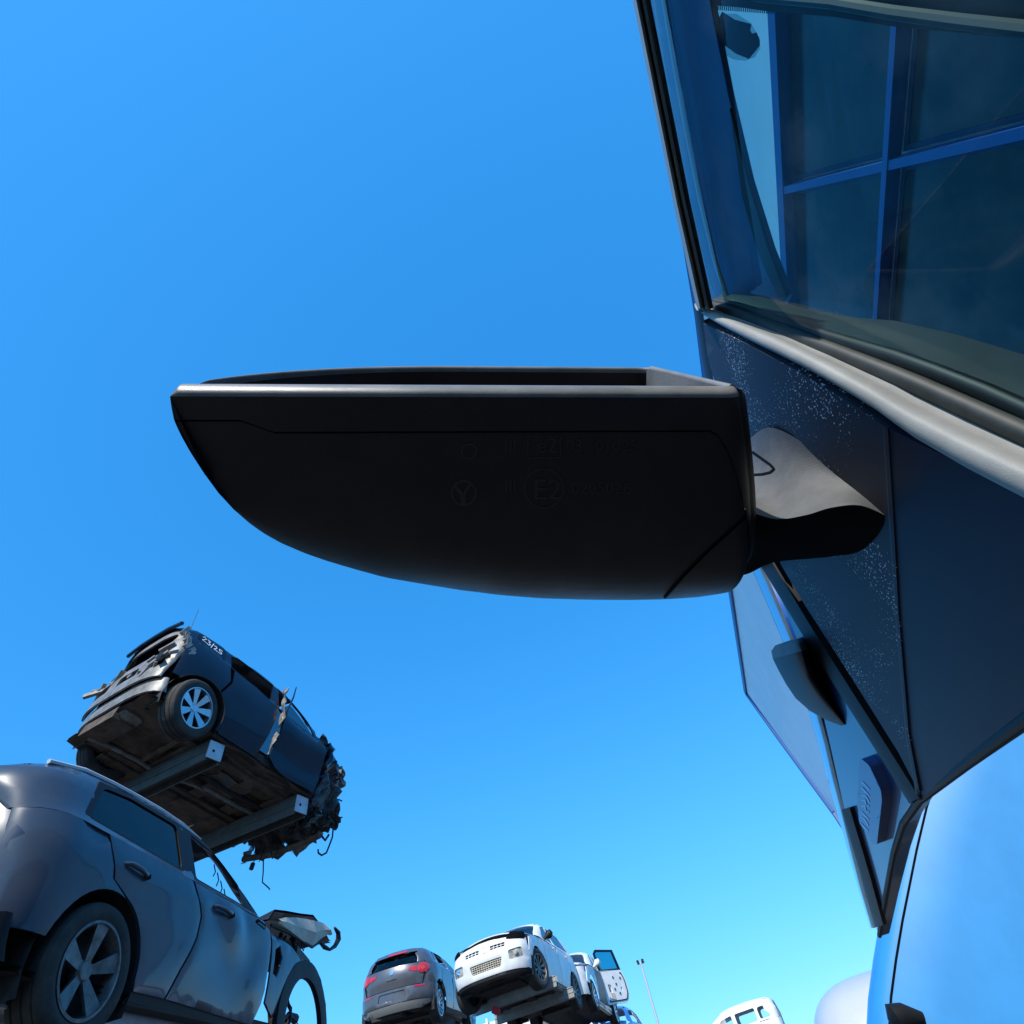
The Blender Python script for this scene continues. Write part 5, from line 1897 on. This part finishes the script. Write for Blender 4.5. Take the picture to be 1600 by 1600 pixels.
# ---- second white car behind it, its door swung open ---------------
def white2():
    mw = pose(186.0, 2.0, 0.0, (-1.98, 20.3, 2.16))
    c = Car('stripped_hatchback', 'white car with one stripped door standing wide open, behind the white hatchback', 'car', mw, ro=.7, wb=2.5, fo=.8, hw=.86, zs=.27,
            belt=((-.8, 1.04), (.4, 1.0), (2.0, .95), (3.4, .82)),
            roof=((-.75, 1.1), (-.5, 1.38), (-.1, 1.47), (.5, 1.51), (1.1, 1.49), (1.5, 1.38), (2.1, 1.03), (2.6, .95), (3.1, .84), (3.4, .72)), lean=.42, nf=2.8, af=.62, rw=.31, group=RACKG)
    pm = M['white_paint']
    for sg in (-1, 1):
        S = c.side(sg)
        c.P('rear_quarter', [(-.6, .42)] + arc(0, .31, .38, 165, 70, 10) + [(.1, .8), (.2, 1.0), (-.3, 1.02), (-.62, 1.03)], S, pm)
        c.P('front_door', [(1.0, .3), (1.88, .3), (1.95, .5), (1.98, .92), (1.04, .958)], S, M['bare_metal'] if sg > 0 else pm, .03, .08)
        c.P('front_wing', [(1.97, .45), (2.0, .92), (2.6, .87), (2.9, .80), (2.98, .5)] + arc(2.5, .31, .39, 25, 165, 12), S, pm)
        c.P('side_frame', [(-.62, 1.04), (.2, 1.005), (1.95, .945), (2.08, 1.02), (1.5, 1.375), (1.1, 1.485), (.5, 1.505), (-.1, 1.465), (-.5, 1.37)], S, pm, .03, .08,
            holes=[rounded([(-.2, 1.09), (.92, 1.04), (.94, 1.42), (.05, 1.40)], .05), rounded([(1.02, 1.03), (1.82, 1.0), (1.42, 1.33), (1.04, 1.42)], .04)])
        c.P('side_window', rounded([(1.02, 1.03), (1.82, 1.0), (1.42, 1.33), (1.04, 1.42)], .04), lambda x, z, o: S(x, z, o + .01), M['car_glass'], .005, .1, bevel=0)
        c.P('sill', [(.38, .20), (2.12, .20), (2.1, .31), (.4, .31)], lambda x, z, o: S(x, z, o + .02), pm, .1)
        c.wheel(2.5, sg * .74, M['alloy'], 9, .31, .2, sg, style='thin')
        c.wheel(0, sg * .74, M['alloy'], 9, .31, .2, sg, style='thin')
        MB().tube([S(1.72, .99, .0), S(1.70, 1.02, -.06), S(1.66, 1.06, -.12), S(1.64, 1.07, -.19), S(1.64, 1.06, -.22)], [.03, .035, .085, .08, .03], 10).build('door_mirror', pm, c.root, True)
    c.roof_panel(-.5, 1.5, pm)
    c.screen('windscreen', 2.1, 1.5, M['car_glass'], .14)
    c.bonnet(2.12, 2.98, pm, .10)
    c.P('front_bumper', [(-.80, .27), (.80, .27), (.80, .80), (-.80, .80)], lambda y, z, o: Vector((c.front_x(y, z) - o, y, z)), pm, .03)
    c.floor(-.55, 3.05, M['under_dark'], .25)
    # the open door: hinged at the B-pillar line and swung out square to the car
    dr = bpy.data.objects.new('open_door', None)
    col.objects.link(dr)
    dr.parent = c.root
    dr.location = (.98, .86, 0)
    dr.rotation_euler = (0, R_(4), R_(-34))
    dr['label'] = 'white door with its lining stripped off, swung wide open'
    dm = lambda x, z, o: Vector((-x, -o - .03 * (z - .3) ** 2, z))
    panel('door_shell', rounded([(0, .30), (.80, .30), (.92, .48), (.93, .80), (.86, .99), (0, 1.02)], .05), dm, .05, .09, pm, dr, holes=[rounded([(.18, .55), (.30, .53), (.30, .70), (.18, .72)], .02), rounded([(.62, .52), (.70, .55), (.70, .63), (.63, .62)], .02)])
    panel('window_frame', [(0, 1.0), (.86, .99), (.78, 1.46), (.10, 1.50), (0, 1.42)], dm, .04, .09, M['trim'], dr, holes=[[(.05, 1.04), (.79, 1.03), (.73, 1.42), (.13, 1.45), (.05, 1.40)]])
    panel('window', [(.05, 1.04), (.79, 1.03), (.73, 1.42), (.13, 1.45), (.05, 1.40)], lambda x, z, o: dm(x, z, o + .015), .005, .2, M['blue_glass'], dr)
    MB().tube([dm(x, z, -.008) for x, z in rounded([(.06, .36), (.76, .36), (.86, .50), (.87, .78), (.80, .95)], .05)], .012, 5).build('door_seal', M['trim'], dr, True)
    panel('door_plate', [(.20, .40), (.34, .39), (.34, .52), (.20, .53)], lambda x, z, o: dm(x, z, o - .012), .01, .1, M['cream'], dr)
    mb = MB()
    for x, z in ((.45, .85), (.5, .7), (.72, .82), (.4, .6), (.55, .5)):
        mb.box(dm(x, z, -.012), (.04, .012, .04))
    mb.build('door_clip', M['trim'], dr)
    return c


WHITE2 = white2()

# ---- white minivan far off, only its roof in view -------------------
def minivan():
    mw = pose(282, 0, 0, (4.42, 36.0, 1.38))
    c = Car('scrapped_minivan', 'white minivan shell without glass, far off at the bottom right', 'van', mw, ro=.9, wb=2.8, fo=.9, hw=.90, zs=.3,
            belt=((-1, 1.12), (3.7, 1.0)), roof=((-.95, 1.5), (-.7, 1.86), (-.2, 1.95), (.8, 1.96), (1.6, 1.88), (2.2, 1.62), (2.9, 1.12), (3.7, .8)), lean=.2, group=RACKG)
    pm = M['white_paint']
    for sg in (-1, 1):
        S = c.side(sg)
        hs = [rounded([(-.6, 1.3), (-.02, 1.28), (-.02, 1.7), (-.45, 1.70)], .12), rounded([(.10, 1.27), (1.05, 1.24), (1.05, 1.70), (.10, 1.72)], .07), rounded([(1.2, 1.22), (2.15, 1.17), (1.75, 1.62), (1.22, 1.70)], .07)]
        c.P('body_side', [(-.85, .5)] + arc(0, .32, .4, 165, 15, 12) + [(.5, .3), (2.3, .3)] + arc(2.8, .32, .4, 165, 15, 12) + [(3.5, .5), (3.5, .8), (2.9, 1.11), (2.2, 1.61), (1.6, 1.87), (.8, 1.95), (-.2, 1.94), (-.7, 1.85), (-.85, 1.6)], S, pm, .03, .12, holes=hs)
        c.wheel(0, sg * .78, None, 5, .32, .2, sg)
        c.wheel(2.8, sg * .78, None, 5, .32, .2, sg)
        MB().tube([S(x, 1.215, -.006) for x in (-.8, -.4, 0, .05)], .012, 5).build('slider_rail', M['trim'], c.root)
    c.roof_panel(-.8, 1.7, pm, .07)
    c.floor(-.7, 3.3, M['under_dark'])
    def rear(y, z, o):
        return Vector((c.rear_x(y, z) + .1 * max(0, z - 1.0) + o, y, z))
    c.P('tailgate', [(-.8, .4), (.8, .4), (.8, 1.1), (.7, 1.85), (-.7, 1.85), (-.8, 1.1)], rear, pm, .03, .12, holes=[rounded([(-.6, 1.2), (.6, 1.2), (.55, 1.7), (-.55, 1.7)], .08)])
    MB().tube([(-.93, .84, .9), (-.95, .80, 1.3), (-.86, .72, 1.75)], .02, 5).build('tailgate_gap', M['trim'], c.root)
    c.bonnet(2.9, 3.5, pm)
    c.P('nose', [(-.8, .3), (.8, .3), (.8, .8), (-.8, .8)], lambda y, z, o: Vector((c.front_x(y, z) - o, y, z)), pm, .03)
    return c


MINI = minivan()

# ------------------------------------------------------------------ racking
rack = empty('storage_rack', 'galvanised steel rack that carries the wrecked SUV and the grey crossover', 'rack', CAM + Vector((-5.5, 7.5, -1.4)), world_parts=True)


def beam(a, b, h, wd, mt, name='beam', parent=rack, lipped=True):
    """open channel from a to b, top at the given line"""
    a, b = Vector(a), Vector(b)
    d = (b - a).normalized()
    s_ = d.cross(Vector((0, 0, 1))).normalized()
    u = s_.cross(d).normalized()
    mb = MB()
    t = .012
    def bar(y0, y1, z0, z1):
        mb.hexa([a + s_ * y0 + u * z0, b + s_ * y0 + u * z0, b + s_ * y0 + u * z1, a + s_ * y0 + u * z1, a + s_ * y1 + u * z0, b + s_ * y1 + u * z0, b + s_ * y1 + u * z1, a + s_ * y1 + u * z1])
    bar(-wd / 2, -wd / 2 + t, -h, 0)
    bar(wd / 2 - t, wd / 2, -h, 0)
    bar(-wd / 2 + t, wd / 2 - t, -h * .62, -h * .62 + t)
    bar(-wd / 2 - .012, -wd / 2, -t * 1.5, 0)
    bar(-wd / 2 - .012, -wd / 2, -h, -h + t * 1.5)
    bar(-wd / 2 - .010, -wd / 2, -h * .55, -h * .45)
    bar(wd / 2, wd / 2 + .012, -h, -h + t)
    return mb.build(name, mt, parent)


sm = SUV.root.matrix_world
for x in (.42, 1.98):
    a, b = sm @ Vector((x, -.80, .20)), sm @ Vector((x - .10, 3.2, .20))
    beam(a, b, .25, .2, M['galv'])
    d = (b - a).normalized()
    s_ = d.cross(Vector((0, 0, 1))).normalized()
    pl = MB()
    rotm = Matrix((d, s_, s_.cross(d) * -1)).transposed()
    pl.box(a - d * .008 - Vector((0, 0, .11)), (.014, .22, .22), rotm)
    o = pl.build('end_plate', M['galv_light'], rack)
    mb = MB()
    for q in (-.04, .05):
        mb.lathe([(.001, .006), (.014, .006), (.014, -.006)], 8, 'z', (0, 0, 0))
    mb = MB()
    mb.box(a - d * .016 + s_ * .03 - Vector((0, 0, .05)), (.006, .03, .03), rotm)
    mb.box(a - d * .016 - s_ * .03 - Vector((0, 0, .12)), (.006, .03, .03), rotm)
    mb.build('bolt_hole', M['groove'], rack)
for k in range(4):
    p = [sm @ Vector((x, y, z)) for z in (.19, .165) for x, y in ((-.3 + .62 * k, .55), (.30 + .62 * k, .55), (.28 + .62 * k, 3.1), (-.32 + .62 * k, 3.1))]
    MB().hexa(p).build('deck_sheet', M['under'], rack)
gm = GREY.root.matrix_world
for y in (-.60, .60):
    beam(gm @ Vector((-3.2, y, .262)), gm @ Vector((2.55, y, .262)), .085, .2, M['galv_light'], 'rail')
mb = MB()
for x in (-3.0, 2.3):
    mb.hexa([gm @ Vector((x, -1.0, .10)), gm @ Vector((x + .12, -1.0, .10)), gm @ Vector((x + .12, 2.6, .10)), gm @ Vector((x, 2.6, .10)),
             gm @ Vector((x, -1.0, -.08)), gm @ Vector((x + .12, -1.0, -.08)), gm @ Vector((x + .12, 2.6, -.08)), gm @ Vector((x, 2.6, -.08))])
mb.build('cross_beam', M['galv'], rack)
for (x, y) in ((.42, 3.1), (1.98, 3.1)):
    p = sm @ Vector((x - .1, y, .2))
    MB().hexa([Vector((p.x - .07, p.y - .07, 0)), Vector((p.x + .07, p.y - .07, 0)), Vector((p.x + .07, p.y + .07, 0)), Vector((p.x - .07, p.y + .07, 0)),
               Vector((p.x - .07, p.y - .07, p.z + .3)), Vector((p.x + .07, p.y - .07, p.z + .3)), Vector((p.x + .07, p.y + .07, p.z + .3)), Vector((p.x - .07, p.y + .07, p.z + .3))]).build('upright', M['galv'], rack)

# rack under the far pair: cross beams and white boarded frame
rack2 = empty('storage_rack', 'pale steel rack in front of white boards, carrying the gunmetal and white hatchbacks', 'rack', CAM + Vector((-3.5, 17, -1.4)), world_parts=True)
wm = WHITE.root.matrix_world
for x in (2.0, .8):
    beam(wm @ Vector((x, 1.0, .25)), wm @ Vector((x, -.9, .25)), .18, .14, M['galv_mid'], parent=rack2)
hm = HATCH.root.matrix_world
for x in (.5, 2.1):
    beam(hm @ Vector((x, -1.0, .06)), hm @ Vector((x, 1.0, .06)), .2, .16, M['galv'], parent=rack2)
# boards
wb_ = empty('white_hoarding', 'bright white boarded screen standing under the two hatchbacks', 'screen', CAM + Vector((-5, 31, -1.4)), world_parts=True)
HY = 31.0
for i in range(7):
    for k in range(6):
        MB().box(Vector((-8.6 + .9 * i, HY + .03 * ((i + k) % 3), .5 + 1.0 * k)), (.87, .06, .975)).build('board', M['white_post'], wb_)
for i in range(0, 8):
    MB().box(Vector((-9.05 + .9 * i, HY - .12, 3.05)), (.09, .12, 6.1)).build('post', M['white_post'], wb_)
MB().box(wm @ Vector((2.15, -.35, .0)), (.16, .03, .12), Matrix.Rotation(.5, 3, 'Y')).build('warning_tag', M['red_cloth'], rack2)

# lamp pole
pz = ray(1030, 1600)
d = ray(1001, 1505)
k = 30.0 / d.y
ptop = CAM + d * k
lp = empty('floodlight_pole', 'thin tapered floodlight pole with two lamp heads standing right of the open door', 'lamp post', (ptop.x, ptop.y, 0))
MB().tube([(0, 0, 0), (0, 0, ptop.z * .5), (0, 0, ptop.z)], [.07, .055, .04], 10).build('pole', M['pole'], lp, True)
for sg in (-1, 1):
    MB().box((sg * .10, -.05, ptop.z + .04), (.10, .10, .14), Matrix.Rotation(sg * .2, 3, 'Y')).build('lamp_head', M['trim'], lp)
MB().box((0, 0, ptop.z + .01), (.34, .05, .04)).build('crossarm', M['pole'], lp)

# blue car end lower on the rack
def bluecar():
    mw = pose(186.0, 0, 0, (-1.45, 23.5, 1.35))
    c = Car('scrapped_car', 'blue scrapped car of which only the roof shows below the open white door', 'car', mw, ro=.7, wb=2.5, fo=.8, hw=.86, zs=.27,
            belt=((-.8, 1.04), (3.4, .82)), roof=((-.75, 1.1), (-.5, 1.38), (.5, 1.48), (1.5, 1.36), (2.1, 1.0), (3.4, .72)), group=RACKG)
    for sg in (-1, 1):
        S = c.side(sg)
        c.P('body_side', [(-.6, .3), (2.9, .3), (2.9, .8), (2.1, .95), (-.6, 1.02)], S, M['blue_paint'], .03, .12)
        c.P('side_frame', [(-.6, 1.03), (1.95, .96), (2.05, 1.0), (1.5, 1.35), (.5, 1.47), (-.5, 1.37)], S, M['blue_paint'], .03, .12, holes=[[(-.3, 1.08), (1.7, 1.0), (1.4, 1.28), (.5, 1.38), (-.2, 1.33)]])
    c.roof_panel(-.5, 1.5, M['blue_paint'])
    c.bonnet(2.1, 2.9, M['blue_paint'])
    return c


bluecar()

# pearl white van with a rounded back, and a made-up light blue one, a painted sky reflection, in front
def dome(name, label, cat, cpos, az, size, ex, mt, e2=.6, e3=.6):
    root = empty(name, label, cat, cpos)
    root.rotation_euler = (0, 0, -R_(az))
    rows = []
    L, Wd, H = size
    def sp(c_, e):
        return math.copysign(abs(c_) ** e, c_)
    for i in range(25):
        ph = -math.pi / 2 + math.pi * i / 24
        rows.append([Vector((Wd / 2 * sp(math.cos(ph), e2) * sp(math.cos(2 * math.pi * k / 48), e3), L / 2 * sp(math.cos(ph), e2) * sp(math.sin(2 * math.pi * k / 48), e3), H * .56 + H * .44 * sp(math.sin(ph), e2))) for k in range(48)])
    v, f = loft(rows, closed_v=True)
    MB().add(v, f).build('body', mt, root, True, 70)
    for x in (-1, 1):
        for y in (-1, 1):
            q = MB().lathe([(.2, -.1), (.33, -.1), (.35, 0), (.33, .1), (.2, .1)], 24, 'y', (0, 0, 0)).build('wheel', M['rubber'], root, True)
            q.rotation_euler = (0, 0, R_(90))
            q.location = (x * Wd * .42, y * L * .3, .35)
    return root


pd = dome('parked_car', 'pearl white car with a smooth rounded body behind the made-up light blue van', 'car', CAM + dirv(15.4) * 12.0 + Vector((0, 0, -1.4)), 15, (4.2, 2.3, 2.40), 0, M['pearl'], .7, .55)


def added_blue_van():
    root = empty('parked_van', 'made-up light blue van at the bottom right corner, its colour a painted sky reflection', 'van', CAM + dirv(24) * 5.2 + Vector((0, 0, -1.4)), world_parts=True)
    base = 4.9
    # flank with a rounded corner, built on a plane square to the yard
    nx, ny = dirv(100), dirv(10)
    o = CAM + dirv(10) * base
    def P_(px, py, dep):
        d = ray(px, py)
        t = (base + dep) / d.dot(ny)
        return CAM + d * t
    edge = [(1352, 1640), (1356, 1560), (1364, 1500), (1374, 1440), (1386, 1380), (1396, 1330), (1412, 1262), (1436, 1190), (1470, 1120)]
    rows = []
    for x, y in edge:
        row = [P_(x + 40, y, 1.6), P_(x + 6, y, .6), P_(x, y, .25), P_(x + 4, y, .10), P_(x + 14, y, .03), P_(x + 30, y, 0), P_(x + 120, y - 6, -.02), P_(x + 300, y - 12, -.05)]
        rows.append(row)
    v, f = loft(rows)
    MB().add(v, f).build('body', M['reflection_blue'], root, True, 70)
    for off in (36, 150):
        MB().tube([P_(x + off, y - off * .05, -.003) for x, y in edge], .006, 6).build('panel_gap', M['groove'], root, True)
    mb = MB()
    p = P_(1398, 1592, -.10)
    mb.tube([p + Vector((.15, 0, -.03)), p + Vector((.06, 0, 0)), p, p + Vector((-.03, 0, -.01))], [.03, .06, .07, .02], 10)
    mb.build('door_mirror', M['trim'], root, True)
    return root


added_blue_van()
bpy.context.view_layer.update()
